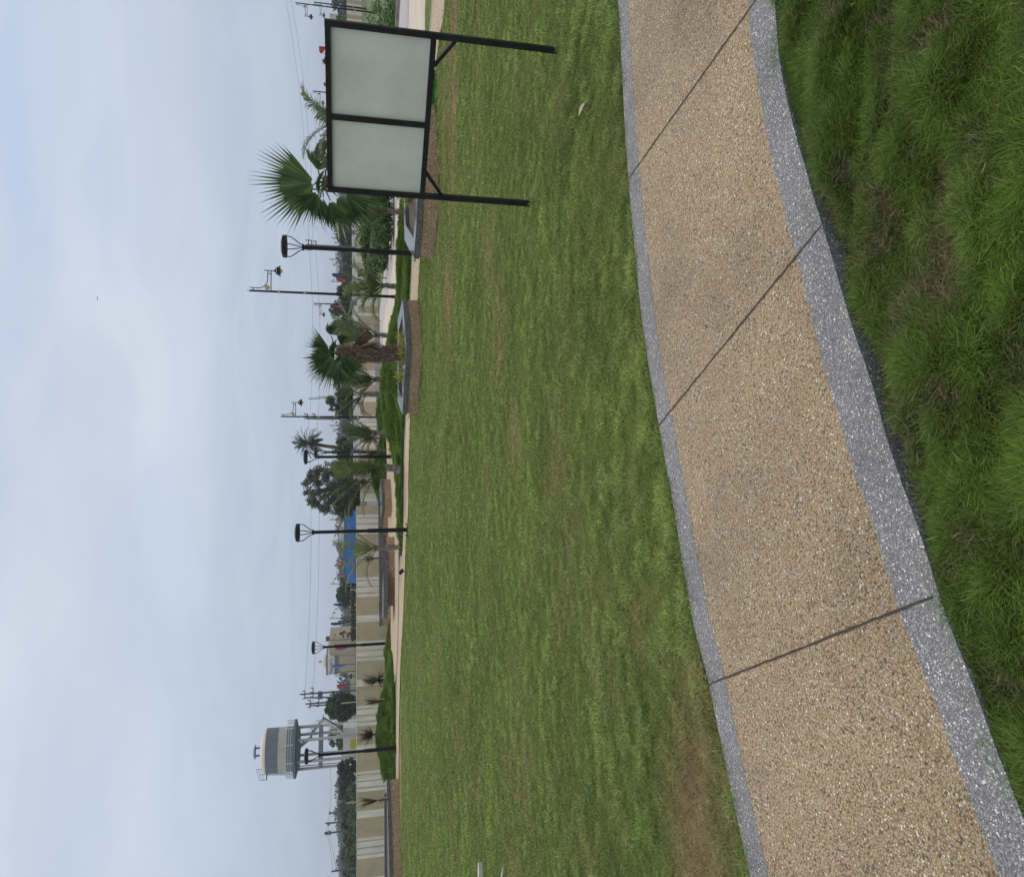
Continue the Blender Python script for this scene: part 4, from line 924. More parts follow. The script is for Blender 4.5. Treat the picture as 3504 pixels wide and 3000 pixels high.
# ------------------------------------------------------------------ leafy things
def leaf_cloud(name, cents, n, size, mat, parent=None, flat=0.35, loc=None):
    """cents: rows of (x, y, z, r) clumps; n leaves of about 'size' spread through them"""
    c = np.array(cents, dtype=float); wts = c[:, 3] ** 2; k = rng.choice(len(c), n, p=wts / wts.sum())
    d = rng.normal(size=(n, 3)); d /= np.linalg.norm(d, axis=1)[:, None]; rr = rng.random(n) ** 0.45 * (1 + 0.45 * (rng.random(n) < 0.16) * rng.random(n))
    pos = c[k, :3] + d * (rr * c[k, 3])[:, None] * np.array([1, 1, 0.85])
    a = rng.normal(size=(n, 3)); a[:, 2] *= 0.6; a /= np.linalg.norm(a, axis=1)[:, None]
    b = np.cross(a, rng.normal(size=(n, 3))); b /= np.linalg.norm(b, axis=1)[:, None]
    s = size * rng.uniform(0.6, 1.4, n)[:, None]
    v = np.stack([pos - a * s * 0.6, pos + b * s * flat - a * s * 0.05, pos + a * s * 0.6, pos - b * s * flat - a * s * 0.05], 1).reshape(-1, 3)
    i4 = np.arange(n)[:, None] * 4
    o = npmesh(name, v, i4 + np.array([0, 1, 2, 3]), None, mat, parent=parent)
    return o
def clumps(rx, ry, z0, z1, n, rmin, rmax, power=0.6):
    out_ = []
    zc = (z0 + z1) / 2; hz_ = (z1 - z0) / 2
    for _ in range(n):
        while True:
            q_ = np.random.default_rng(random.randrange(1 << 30)).uniform(-1, 1, 3)
            if (q_ ** 2).sum() < 1: break
        q_ = q_ / max(1e-6, np.linalg.norm(q_)) * (np.linalg.norm(q_) ** power)
        out_.append((q_[0] * rx, q_[1] * ry, zc + q_[2] * hz_, random.uniform(rmin, rmax)))
    return out_
def tree(px_top, y0, y1, px_bot, D, label, mat, nleaf, leaf, nclump=70, airy=False, group='trees beyond the wall', name='tree', trunk=True, cr=(0.13, 0.33)):
    yc = (y0 + y1) / 2; top = Q(px_top, yc, D).z; bot = 0.15 if px_bot >= 1180 else Q(px_bot, yc, D).z; xc = Q(px_top, yc, D).x
    rx = abs(y1 - y0) / F * D / 2 * 1.0
    r = thing(name, label, 'tree', (xc, D, 0), group=group)
    rs = min(rx, (top - bot) / 2) ; cl_ = clumps(rx * 0.86, rx * 0.8, bot + rs * 0.1, top - rs * 0.16, nclump, rs * cr[0], rs * cr[1], 0.55 if not airy else 0.45)
    leaf_cloud('crown', cl_, int(nleaf * 1.35), leaf * 0.9, mat, r)
    mb = MB(); th = top - bot; tw_ = max(0.05, th * 0.035)
    mb.tube([(0, 0, -0.1), (tw_ * 0.6, 0, bot + th * 0.25), (0, 0, bot + th * 0.55)], [tw_, tw_ * 0.75, tw_ * 0.4], 7)
    for c in random.sample(cl_, min(len(cl_), 16 if airy else 8)):
        st = Vector((0, 0, bot + th * random.uniform(0.05, 0.35))); e = Vector(c[:3]); m = st.lerp(e, 0.5) + Vector((0, 0, th * 0.05))
        mb.tube([st, m, e], [tw_ * 0.45, tw_ * 0.28, tw_ * 0.1], 5)
    mb.build('trunk', M['bark'], r); return r
tree(1019, 1572, 1772, 1200, 70, 'airy grey-leaved tree with bare branching top beside the blue shed', M['tree3'], 11500, 0.15, 210, True, cr=(0.07, 0.17))
tree(1120, 1600, 1775, 1210, 66, 'dense dark lower tree at the foot of the airy grey tree', M['tree1'], 7000, 0.17, 60)
tree(1138, 1492, 1585, 1212, 66, 'bushy green tree behind the overlapping garden lamps', M['tree2'], 5000, 0.17)
tree(1112, 1328, 1424, 1208, 64, 'fresh green roundish tree behind the bent palm and street lamp', M['tree2'], 5200, 0.16)
tree(1140, 1400, 1442, 1200, 75, 'thin tree crossed by the second ornate street lamp', M['tree3'], 1500, 0.17, 26, True)
tree(1124, 1030, 1084, 1196, 110, 'dark tree with a clumped outline behind the magenta flag', M['tree1'], 3200, 0.28)
tree(1131, 1082, 1150, 1196, 118, 'lower grey-green tree next to the hanging blue flag', M['tree3'], 3200, 0.30)
tree(1147, 965, 1030, 1200, 100, 'dense bushy tree behind the nearest ornate street lamp', M['tree1'], 3200, 0.26)
tree(1160, 905, 965, 1204, 140, 'far tree under the blue and red flags', M['tree4'], 2200, 0.35)
tree(1166, 840, 915, 1206, 150, 'far low tree before the pale apartment blocks', M['tree2'], 2400, 0.38)
tree(1150, 760, 850, 1206, 120, 'far tree behind the garden lamp beside the sign', M['tree1'], 2600, 0.32)
tree(1150, 700, 775, 1206, 130, 'far tree partly hidden by drooping fan leaves', M['tree2'], 2200, 0.33)
tree(1070, 478, 572, 1150, 60, 'rounded grey-green tree just over the signboard beside the raised fan leaf', M['tree3'], 3600, 0.15)
tree(1100, 352, 450, 1190, 70, 'green tree behind the coconut fronds over the signboard', M['tree2'], 2600, 0.17)
tree(1097, 168, 242, 1190, 75, 'sparse tree tip above the signboard beside the red flag', M['tree3'], 2000, 0.18, 30, True)
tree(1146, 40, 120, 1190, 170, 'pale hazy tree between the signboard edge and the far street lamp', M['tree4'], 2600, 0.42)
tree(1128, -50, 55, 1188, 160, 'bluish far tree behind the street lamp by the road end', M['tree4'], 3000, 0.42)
tree(1148, 1994, 2082, 1203, 130, 'round dark tree at the end of the blue shed', M['tree1'], 5200, 0.30, 60)
tree(1154, 1974, 2000, 1196, 160, 'small hazy tree touching the end of the blue shed', M['tree4'], 900, 0.4, 14)
tree(1157, 2118, 2134, 1196, 130, 'little tree behind the pointed navy flag', M['tree2'], 500, 0.28, 9)
tree(1158, 2156, 2180, 1198, 130, 'little layered tree beside the beige building', M['tree2'], 700, 0.28, 12)
tree(1160, 2308, 2330, 1198, 140, 'little tree at the far edge of the beige building', M['tree2'], 600, 0.28, 10)
tree(1107, 2372, 2468, 1216, 92, 'large dark round tree between the power poles and the water tower', M['tree1'], 7500, 0.21, 80)
tree(1104, 2486, 2560, 1182, 140, 'feathery tree seen between the legs of the water tower', M['tree2'], 3600, 0.28, 40, True)
tree(1148, 2598, 2655, 1216, 95, 'dark leafy tree at the foot of the water tower ladder', M['tree1'], 3600, 0.21)
tree(1152, 2640, 2700, 1216, 120, 'grey-green hedge tree next to the dark tree by the tower', M['tree3'], 3000, 0.26)
tree(1156, 2686, 2748, 1216, 115, 'dark hedge tree behind the bamboo-staked yucca', M['tree1'], 3000, 0.25)
tree(1156, 2738, 2800, 1216, 150, 'smooth far hedge tree behind the farthest wooden power pole', M['tree4'], 3000, 0.32)
tree(1160, 2770, 2850, 1216, 105, 'bright mid-green tree between the wooden power poles', M['tree2'], 4200, 0.22)
tree(1170, 2838, 2905, 1216, 120, 'low dark tree beneath the power lines', M['tree1'], 3000, 0.26)
tree(1162, 2890, 2965, 1216, 140, 'far hazy tree under the sagging power lines', M['tree4'], 3200, 0.32)
tree(1172, 2945, 3020, 1216, 100, 'dark tree at the last power pole by the corner of the wall', M['tree1'], 3600, 0.22)
tree(1180, 2860, 2930, 1216, 95, 'small leafy tree just over the striped wall top', M['tree2'], 2600, 0.21)
# far woods that read as one mass
far = []
for k in range(420):
    D = random.uniform(300, 480); X_ = random.uniform(-0.66, 0.66) * D; far.append((X_, D, random.uniform(0.5, 3.8), random.uniform(2.2, 4.2)))
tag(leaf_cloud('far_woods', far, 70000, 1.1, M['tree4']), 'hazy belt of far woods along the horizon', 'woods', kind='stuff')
# shrubs on the verge by the plaza
shr = [(1300, 700, 25.5, 0.75, 'leafy green shrub right beside the signboard post'), (1306, 760, 25.5, 0.85, 'wide green shrub between the slim feather palm and the garden lamp'), (1300, 815, 27, 0.8, 'green shrub touching the garden lamp pole'), (1298, 868, 29, 0.65, 'low green shrub past the garden lamp pole'), (1262, 790, 36, 0.8, 'dark shrub higher against the striped wall'), (1264, 835, 36, 0.85, 'grey-tinged shrub against the wall near the lamp pole'), (1268, 880, 37, 0.75, 'dark trimmed shrub before a beige wall stripe'), (1276, 920, 37, 0.55, 'small shrub closest to the plumeria')]
for px, y, D, rr, lb in shr:
    b = on(px, y, D); r = thing('shrub', lb, 'shrub', b, group='shrubs on the verge by the wall')
    h_ = Q(px - 26, y, D).z if D > 30 else 0.62
    leaf_cloud('foliage', clumps(rr, rr * 0.7, 0.1, max(0.5, h_), 26, 0.14, 0.24), 1600, 0.10, M['shrub'], r)
    mb = MB()
    for k in range(4): mb.tube([(0, 0, -0.05), (random.uniform(-0.3, 0.3), random.uniform(-0.2, 0.2), 0.4)], [0.02, 0.008], 5)
    mb.build('stems', M['bark'], r)
gc = []
for k in range(260):
    y = random.uniform(20, 900); px = random.uniform(1268, 1362 - y * 0.035); v = P(px, y); gc.append((v.x, v.y, 0.05, random.uniform(0.25, 0.5)))
tag(leaf_cloud('ground_cover', gc, 16000, 0.11, M['shrub']), 'green creeping ground cover between the plaza kerb and the wall', 'ground cover', kind='stuff')
hd = [(random.uniform(40, 84), random.uniform(88, 104), random.uniform(0.6, 2.0), 0.7) for _ in range(90)]
tag(leaf_cloud('hedge', hd, 7000, 0.3, M['tree2']), 'clipped hedge row above the distant striped wall', 'hedge', kind='stuff')
scr = [(random.uniform(-64, -41.5), random.uniform(82, 92), random.uniform(0.3, 1.3), random.uniform(0.4, 0.7)) for _ in range(130)]
tag(leaf_cloud('scrub', scr, 9000, 0.24, M['tree2']), 'low scrub along the road beneath the hedge trees', 'scrub', kind='stuff')
# plumeria
pb = on(1314, 952, 30.0); r = thing('plumeria', 'bare-stemmed plumeria with rosettes of leaves beside the wall', 'plumeria', pb)
mb = MB(); tips = [(-0.05, 0, 0.66), (0.28, 0, 0.95), (-0.30, 0.1, 0.52), (0.1, 0.1, 1.02), (0.35, 0, 0.6)]
mb.tube([(0, 0, -0.05), (0.02, 0, 0.22)], [0.03, 0.026], 7)
for t_ in tips: mb.tube([(0.02, 0, 0.2), (t_[0] * 0.6, t_[1], t_[2] * 0.6 + 0.05), t_], [0.022, 0.018, 0.015], 6)
mb.build('branches', M['palmbark'], r)
for t_ in tips: rosette(16, 0.16, 0.28, 0.075, -10, 60, 0.2, t_).build('leaf_rosette', M['shrub'], r)
# small plants in the row behind the wall
for k in range(13):
    y = 1995 + k * 16 + random.uniform(-4, 4); v = on(1205, y, 105); r = thing('potted_plant', ['dark potted plant in the row behind the wall top', ''][0], 'plant', v, group='dark potted plants behind the wall')
    leaf_cloud('foliage', [(0, 0, 0.55, 0.42), (0.15, 0, 0.85, 0.32), (-0.2, 0, 0.75, 0.28)], 130, 0.24, M['yucca_dk'] if k % 2 else M['tree1'], r)
    MB().lathe([(0, 0), (0.2, 0), (0.27, 0.35), (0, 0.35)], 8).build('pot', M['cloth_dark'], r)

# ------------------------------------------------------------------ spotlights
def spot():
    r = thing('garden_spotlight', '', 'spotlight', group='little black garden spotlights')
    MB().tube([(0, 0, -0.05), (0, 0, 0.10)], 0.012, 6).build('spike', M['black'], r)
    h = MB().lathe([(0, -0.09), (0.04, -0.085), (0.055, 0.02), (0.06, 0.06), (0, 0.06)], 10).build('lamp_head', M['black'], r); h.location = (0, 0, 0.155); h.rotation_euler = (0.9, 0.4, 0)
    MB().bar((-0.05, 0, 0.10), (0.05, 0, 0.10), 0.012).build('bracket', M['black'], r); return r
s0 = spot()
for i, (v, lb) in enumerate([(P(1360, 1086), 'black garden spotlight on the grass beside the corner-fronted planter'), (P(1393, 878), 'black garden spotlight next to the garden lamp by the signboard'), (Vector((Q(1347, 1538, 23.2).x, 23.2, 0.08)), 'black garden spotlight at the mound edge near the overlapping garden lamps'), (Vector((Q(1330, 2438, 25.2).x, 25.2, 0.27)), 'black garden spotlight on the mound below the power poles'), (P(1391, 1955), 'black garden spotlight on the path near the broad-fronded palm')]):
    o = s0 if i == 0 else dup(s0, v); o.location = v; o['label'] = lb; o.scale = (0.95,) * 3; o.rotation_euler.z = i

# ------------------------------------------------------------------ water tower
TD = 120.0; tc_ = Q(1008, 2560, TD); k_ = TD / F
tz = lambda px: Q(px, 2560, TD).z
wt = thing('water_tower', 'striped grey and cream water tower on pillars behind the wall', 'water tower', (tc_.x, TD, 0))
zb, zt, zr = tz(1008), tz(915), tz(1025)
rad = 70 * k_
bands = [(zb, zb + (zt - zb) * 0.27, 0), (zb + (zt - zb) * 0.27, zb + (zt - zb) * 0.56, 1), (zb + (zt - zb) * 0.56, zt, 0)]
tk = MB()
for i, (a, b, mi) in enumerate(bands): tk.lathe([(rad * 1.0, a), (rad * 1.0, b)], 40, mi=mi)
tk.f = [f for f in tk.f if len(f) < 10]; tk.m = [0] * 40 + [1] * 40 + [0] * 40
tk.build('tank', [M['tower_dark'], M['tower_light']], wt, True)
dm = [(rad * 1.01, zt), (rad * 1.01, zt + 0.08)] + [(rad * math.cos(a), zt + 0.08 + 1.0 * math.sin(a)) for a in np.linspace(0.05, math.pi / 2 - 0.02, 8)]
MB().lathe(dm, 40).build('dome', M['tower_light'], wt, True)
v = MB(); zd = zt + 1.05
for sx in (-0.6, 0.6): v.bar((sx, 0, zd - 0.3), (sx, 0, zd + 0.75), 0.22)
v.lathe([(0, zd + 0.75), (1.15, zd + 0.75), (0.75, zd + 0.98), (0.2, zd + 1.05), (0, zd + 1.05)], 12); v.build('vent', M['tower_dark'], wt)
MB().lathe([(0, zr), (rad * 0.98, zr), (rad * 0.99, zb - 0.55), (rad * 1.30, zb - 0.30), (rad * 1.31, zb), (0, zb)], 40).build('gallery', M['tower_dark'], wt)
rl = MB(); rr = rad * 1.27
for h_ in (0.35, 0.7, 1.05): rl.tube([(rr * math.cos(a), rr * math.sin(a), zb + h_) for a in np.linspace(0, 2 * math.pi, 41)], 0.03, 5)
for kk in range(10):
    a = kk * math.pi / 5 + 0.2; rl.bar((rr * math.cos(a), rr * math.sin(a), zb), (rr * math.cos(a), rr * math.sin(a), zb + 1.2), 0.09)
rl.build('gallery_rail', M['tower_white'], wt)
for kk in range(6):
    a = kk * math.pi / 3 + 0.22; MB().tube([(rad * 0.93 * math.cos(a), rad * 0.93 * math.sin(a), -0.1), (rad * 0.93 * math.cos(a), rad * 0.93 * math.sin(a), zr + 0.05)], 0.23, 12).build('pillar', M['tower_light'], wt)
zbr = tz(1098); rb = MB()
for kk in range(6):
    a0, a1 = kk * math.pi / 3 + 0.22, (kk + 1) * math.pi / 3 + 0.22
    rb.bar((rad * 0.93 * math.cos(a0), rad * 0.93 * math.sin(a0), zbr), (rad * 0.93 * math.cos(a1), rad * 0.93 * math.sin(a1), zbr), 0.3, 0.55)
rb.build('ring_brace', M['tower_dark'], wt)
def flight(pa, pb, yo, n=13):
    st = MB(); sr = MB()               # one straight stair flight between two photo points
    A_ = Q(pa[0], pa[1], TD + yo); B_ = Q(pb[0], pb[1], TD + yo); A_ = Vector((A_.x - tc_.x, yo, A_.z)); B_ = Vector((B_.x - tc_.x, yo, B_.z))
    for i in range(n + 1):
        p = A_.lerp(B_, i / n); st.box(p.x - 0.16, yo - 0.5, p.z - 0.05, p.x + 0.16, yo + 0.5, p.z)
    for y_ in (yo - 0.5, yo + 0.5):
        sr.bar(A_ + Vector((0, y_ - yo, -0.1)), B_ + Vector((0, y_ - yo, -0.1)), 0.10, 0.22)
    for h_ in (0.35, 0.65, 0.95): sr.bar(A_ + Vector((0, -0.5, h_)), B_ + Vector((0, -0.5, h_)), 0.045)
    for p in (A_, A_.lerp(B_, 0.5), B_): sr.bar(p + Vector((0, -0.5, 0)), p + Vector((0, -0.5, 1.0)), 0.08)
    st.box(B_.x - 0.5, yo - 0.6, B_.z - 0.12, B_.x + 0.5, yo + 0.6, B_.z - 0.06)
    fo_ = st.build('stair_flight', M['tower_dark'], wt); sr.build('stair_rail', M['tower_white'], fo_)
flight((1172, 2508), (1150, 2486), -2.6, 9); flight((1150, 2484), (1104, 2458), -3.7, 16); flight((1104, 2460), (1066, 2508), 2.2, 18); flight((1066, 2520), (1026, 2552), 3.0, 16)
ld = MB(); lx = -rad * 1.03
for yy in (-0.25, 0.25): ld.bar((lx - 0.55, yy, zb), (lx - 0.15, yy, zt + 0.2), 0.07)
for i in range(13): z = zb + 0.2 + i * (zt - zb) / 13; x = lx - 0.55 + 0.4 * (z - zb) / (zt - zb); ld.bar((x, -0.25, z), (x, 0.25, z), 0.05)
ld.box(lx - 0.9, -0.45, zt + 0.05, lx + 0.2, 0.45, zt + 0.15)
for x in (lx - 0.85, lx): ld.bar((x, -0.4, zt + 0.1), (x, -0.4, zt + 1.15), 0.06)
for h_ in (0.5, 0.85, 1.15): ld.bar((lx - 0.85, -0.4, zt + h_), (lx + 0.9, -0.4, zt + h_ + 0.42), 0.045)
ld.bar((lx + 0.9, -0.4, zt + 0.6), (lx + 0.9, -0.4, zt + 1.6), 0.06)
ld.build('ladder', M['tower_dark'], wt)
pp = MB(); pp.tube([(-rad * 0.78, -0.6, 0), (-rad * 0.78, -0.6, zr)], 0.07, 8); pp.build('pipe', M['tower_dark'], wt)
MB().box(-rad * 0.95, -1.6, -0.1, rad * 0.95, 1.8, tz(1174)).build('pump_room', M['tower_white'], wt)
ydr = Q(1200, 2530, TD).x - tc_.x
MB().box(ydr - 0.75, -1.66, -0.05, ydr + 0.75, -1.603, tz(1198)).build('door', M['yellow'], wt)
es = MB()
for i in range(9): es.box(-rad * 0.5 - i * 0.3, -2.5, 0.0, -rad * 0.5 - (i - 1) * 0.3, -1.62, 2.1 - i * 0.22)
es.build('entry_steps', M['tower_white'], wt)

# ------------------------------------------------------------------ beige building, blue shed
BD = 150.0; xa, xb, xc = Q(1128, 2180, BD).x, Q(1128, 2246, BD).x, Q(1128, 2306, BD).x
bl = thing('building', 'beige building with a blue-banded name strip and small roof dome', 'building', (xb, BD, 0)); X0 = xb
zA = Q(1128, 2200, BD).z; zB = Q(1116, 2280, BD).z
MB().box(0, 0, -0.1, xa - X0, 8, zA).build('side_block', M['beige'], bl); MB().box(xc - X0 + 0.2, -0.3, -0.1, -0.003, 8, zB - 2.2).build('front_block', M['beige'], bl)
MB().box(xc - X0, -0.55, zB - 2.2, 0.15, 7.5, zB - 1.6).build('blue_band', M['tower_dark'], bl); MB().box(xc - X0, -0.55, zB - 0.3, 0.15, 7.5, zB).build('blue_band', M['tower_dark'], bl)
MB().box(xc - X0 + 0.02, -0.53, zB - 1.6, 0.13, 7.48, zB - 0.3).build('name_strip', M['tower_white'], bl)
tx = bpy.data.curves.new('lettering', 'FONT'); tx.body = 'Municipal Co'; tx.size = 0.95; tx.extrude = 0.02; tx.align_x = 'CENTER'; tx.align_y = 'CENTER'; tx.materials.append(M['rust'])
tmp = bpy.data.objects.new('lettering_curve', tx); COL.objects.link(tmp); bpy.context.view_layer.update()
tme = bpy.data.meshes.new_from_object(tmp.evaluated_get(bpy.context.evaluated_depsgraph_get())); bpy.data.objects.remove(tmp)
to = bpy.data.objects.new('lettering', tme); COL.objects.link(to); to.parent = bl; to.location = ((xc - X0) / 2 + 0.05, -0.56, zB - 0.95); to.rotation_euler.x = math.pi / 2; to.scale = (0.62, 1, 1)
MB().lathe([(1.3, 0), (1.2, 0.35), (0.9, 0.7), (0.3, 0.95), (0, 1.0)], 16, ((xc - X0) / 2, 3, zB)).lathe([(0.3, 0), (0.3, 0.55), (0, 0.55)], 8, ((xc - X0) / 2, 3, zB + 1.0)).build('roof_dome', M['tower_light'], bl)
MB().box(xa - X0 - 0.9, 0.5, zA, xa - X0 - 0.15, 1.6, zA + 0.75).build('roof_tank', M['fanbark'], bl)
pr = MB()
for i in range(6): pr.box(0.5 + i * 0.42, 0.2, zA, 0.5 + i * 0.42 + 0.2, 0.5, zA + 0.3)
pr.build('parapet_stubs', M['beige'], bl)
jn = MB()
for z in (zA * 0.33, zA * 0.66): jn.box(0.005, -0.02, z, xa - X0 - 0.01, 0.0, z + 0.05); jn.box(xc - X0 + 0.22, -0.32, z - 0.15, -0.02, -0.3, z - 0.1)
jn.build('wall_joint', M['groove'], bl)
SD = 100.0; sa, sb = Q(1180, 1735, SD).x, Q(1180, 1972, SD).x; sc2 = Q(1180, 1997, SD).x
sh = thing('shed', 'long bright blue corrugated metal shed behind the wall', 'shed', (sb, SD, 0)); mb = MB(); nn = 120; vs = []
Ls = sa - sb
for i in range(nn + 1): vs += [(Ls * i / nn, 0.05 * (i % 2), -0.1), (Ls * i / nn, 0.05 * (i % 2), Q(1179, 1850, SD).z)]
mb.add(vs, [(2 * i, 2 * i + 2, 2 * i + 3, 2 * i + 1) for i in range(nn)]); mb.box(0, 0.06, -0.1, Ls, 6, Q(1179, 1850, SD).z - 0.02); mb.build('corrugated_wall', M['blue'], sh)
MB().box(sc2 - sb, 0.3, -0.1, -0.01, 5, Q(1187, 1990, SD).z).build('side_cabin', M['blue'], sh)
MB().box(-0.05, -0.06, Q(1179, 1850, SD).z, Ls, 6.1, Q(1178, 1850, SD).z + 0.03).build('roof_edge', M['tower_dark'], sh)
wx = Q(1205, 1940, SD).x - sb; MB().box(wx - 0.8, -0.12, 0.5, wx + 0.8, -0.02, Q(1204, 1940, SD).z).build('window', M['window'], sh)
tn_ = thing('storage_tent', 'grey rounded tent roof behind the blue shed', 'tent', (Q(1170, 1830, 125).x, 125, 0)); th_ = Q(1160, 1830, 125).z
MB().lathe([(2.6, 0), (2.5, th_ - 0.9), (1.7, th_ - 0.3), (0.3, th_), (0, th_)], 16).build('canvas', M['tower_dark'], tn_)

# ------------------------------------------------------------------ power poles and lines
def power_pole(px, y, D, label, arms, h=None, twin=None, lean=0.0):
    v = Q(px, y, D); r = thing('power_pole', label, 'pole', (v.x, D, 0), group='power poles'); k = D / F
    MB().tube([(0, 0, -0.1), (lean, 0, v.z)], [0.13 * D / 100 + 0.03, 0.08 * D / 100 + 0.02], 8).build('pole', M['pole_conc'], r)
    if twin:
        MB().tube([(-twin, 0, -0.1), (-twin * 0.55, 0, v.z * 0.93)], [0.13 * D / 100, 0.09 * D / 100], 8).build('second_leg', M['pole_conc'], r)
    for (dp, wl, off) in arms:
        a = MB().bar((-wl * k + off * k, 0, v.z - dp * k), (wl * k + off * k, 0, v.z - dp * k), 0.12)
        for s_ in (-1, 0.0, 1): a.tube([(s_ * wl * k * 0.92 + off * k, 0, v.z - dp * k), (s_ * wl * k * 0.92 + off * k, 0, v.z - dp * k + 0.35)], 0.06, 6)
        a.build('crossarm', M['pole_conc'], r)
    return r, v
tw1, vA = power_pole(1026, 2375, 100, 'twin-legged power pole with transformer gear before the dark round tree', [(16, 14, -2), (42, 16, 4), (68, 10, -4)], twin=0.9)
bx = MB(); bx.box(-0.75, -0.25, vA.z - 2.9, -0.1, 0.25, vA.z - 2.3).box(-0.7, -0.2, vA.z - 4.3, 0.1, 0.2, vA.z - 4.15).bar((-0.85, 0, 2.2), (0.0, 0, 3.6), 0.07).bar((0.0, 0, 2.2), (-0.8, 0, 3.6), 0.07); bx.build('switch_gear', M['pole_conc'], tw1)
_, vB = power_pole(1045, 2408, 96, 'slim leaning twin power pole nearer the water tower', [(16, 13, 0), (43, 15, 3)], twin=0.45)
_, vC = power_pole(1112, 2850, 90, 'dark wooden power pole with three wires fanning from its top', [(8, 4, 0), (18, 6, 0)])
_, vD = power_pole(1113, 2820, 110, 'leaning grey power pole between two others over the hedge', [(14, 4, 0)], lean=0.2)
_, vE = power_pole(1126, 2781, 150, 'farthest short power pole over the hedge trees', [(5, 4, 0)])
_, vF = power_pole(1134, 2980, 80, 'plain grey power pole by the corner of the picture above the wall end', [])
_, vG = power_pole(1050, 1432, 85, 'power pole with one-sided bracket arm beside the ornate street lamp', [(2, 8, 8), (26, 8, 8)])
_, vH = power_pole(1045, 838, 90, 'power pole with three crossarms hidden behind the garden lamp pole', [(10, 17, 0), (20, 17, 0), (34, 15, 0)])
def line(pts, sag, label, rad_=0.012):
    o = MB()
    for a, b in pts:
        a = Vector(a); b = Vector(b); o.tube([a.lerp(b, t_) + Vector((0, 0, -sag * 4 * t_ * (1 - t_))) for t_ in np.linspace(0, 1, 13)], rad_, 4)
    return tag(o.build('power_line', M['wire']), label, 'power line', 'power lines in the sky')
def dz(v, d): return (v.x, v.y, v.z - d)
line([(dz(vA, 0.6), dz(vG, 0.2))], 0.5, 'upper wire from the twin-legged power pole towards the airy tree', 0.016)
line([(dz(vA, 1.6), dz(vG, 1.1))], 0.5, 'middle wire from the twin-legged power pole towards the airy tree', 0.016)
line([(dz(vG, 0.3), dz(vH, 0.4))], 0.4, 'upper wire crossing behind the shaggy fan palm', 0.014)
line([(dz(vG, 1.2), dz(vH, 1.1))], 0.4, 'lower wire crossing behind the shaggy fan palm', 0.014)
line([(dz(vH, 0.4), tuple(Q(966, -60, 110)))], 0.8, 'upper faint wire over the raised fan leaf and signboard', 0.016)
line([(dz(vH, 0.9), tuple(Q(985, -60, 110)))], 0.8, 'lower faint wire over the raised fan leaf and signboard', 0.016)
line([(dz(vC, 0.2), dz(vF, 0.1)), (dz(vC, 0.4), dz(vF, 0.4))], 0.15, 'wires sagging from the dark wooden pole to the plain grey pole', 0.018)
line([(dz(vC, 0.3), dz(vD, 0.2)), (dz(vD, 0.3), dz(vE, 0.2))], 0.2, 'wires joining the three poles over the hedge', 0.018)
line([(dz(vC, 0.1), tuple(Q(1120, 2560, 118)))], 0.6, 'long low wire passing behind the water tower legs', 0.018)
line([(dz(vB, 0.6), dz(vA, 1.4))], 0.4, 'short slack wire between the twin power poles', 0.02)

# ------------------------------------------------------------------ far blocks on the skyline
def block(px, y0, y1, D, mat, label, nwin):
    a, b = Q(px, y1, D), Q(px, y0, D); r = thing('apartment_building', label, 'building', (a.x, D, 0), group='far apartment blocks'); wd = b.x - a.x
    MB().box(0, 0, -1, wd, 20, a.z).build('wall', mat, r)
    for i in range(nwin):
        for j in range(4): x = wd * (i + 0.3) / nwin; z = a.z * (0.25 + 0.18 * j); MB().box(x, -0.2, z, x + wd / nwin * 0.4, -0.01, z + a.z * 0.08).build('window', M['window'], r)
    return r
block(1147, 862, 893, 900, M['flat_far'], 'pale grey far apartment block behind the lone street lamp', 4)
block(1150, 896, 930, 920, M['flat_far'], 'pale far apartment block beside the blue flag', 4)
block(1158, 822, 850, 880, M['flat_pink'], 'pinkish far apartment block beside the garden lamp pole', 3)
block(1144, 744, 768, 900, M['flat_far'], 'far tower block under the pink flag', 3)
block(1128, 46, 62, 700, M['flat_pink'], 'pinkish far block touching the corner of the signboard', 3)
block(1158, 2830, 2850, 700, M['flat_far'], 'pale far block behind the dark wooden power pole', 3)
block(1160, 2880, 2906, 720, M['flat_pink'], 'faint pinkish far block beneath the power lines', 3)

# ------------------------------------------------------------------ small things on the lawn
lf = MB(); L1 = 0.15; vs = []
p0, p1 = P(2023, 352), P(1998, 402); dlf = (p1 - p0); ang = math.atan2(dlf.y, dlf.x); n = 10
for i in range(n + 1):
    f_ = i / n; wd = 0.020 * math.sin(math.pi * min(1, 0.08 + 0.92 * f_ ** 1.3)) + 0.002
    for j in (-1, -0.4, 0.4, 1): vs.append((L1 * f_, wd * j, 0.010 + 0.010 * math.sin(math.pi * f_) + 0.007 * abs(j)))
lf.add(vs, [(i * 4 + j, i * 4 + j + 1, (i + 1) * 4 + j + 1, (i + 1) * 4 + j) for i in range(n) for j in range(3)])
o = lf.build('dry_leaf', M['leafdry'], loc=(p0.x, p0.y, 0.022)); o.rotation_euler.z = ang; o.scale = ((dlf.length / L1),) * 3; tag(o, 'pale curled dry leaf lying on the lawn near the signboard posts', 'leaf')
a, b = P(2795, 616, -0.03), P(2826, 674, -0.03)
tag(MB().tube([(a.x, a.y, -0.035), ((a.x + b.x) / 2, (a.y + b.y) / 2 + 0.006, -0.028), (b.x, b.y, -0.04)], [0.006, 0.011, 0.004], 6).build('bark_chip', M['leafdry']), 'thin pale chip of bark in the soil gap beside the grey path border', 'bark chip')
v = P(1652, 2986); o = MB().prism([(-0.13, -0.03), (0.06, -0.045), (0.14, 0.0), (0.10, 0.04), (-0.12, 0.035)], 0.0, 0.055).build('stone', M['chalk'], loc=(v.x, v.y, 0.0)); tag(o, 'pale flat stone lying in the lawn at the picture edge', 'stone')
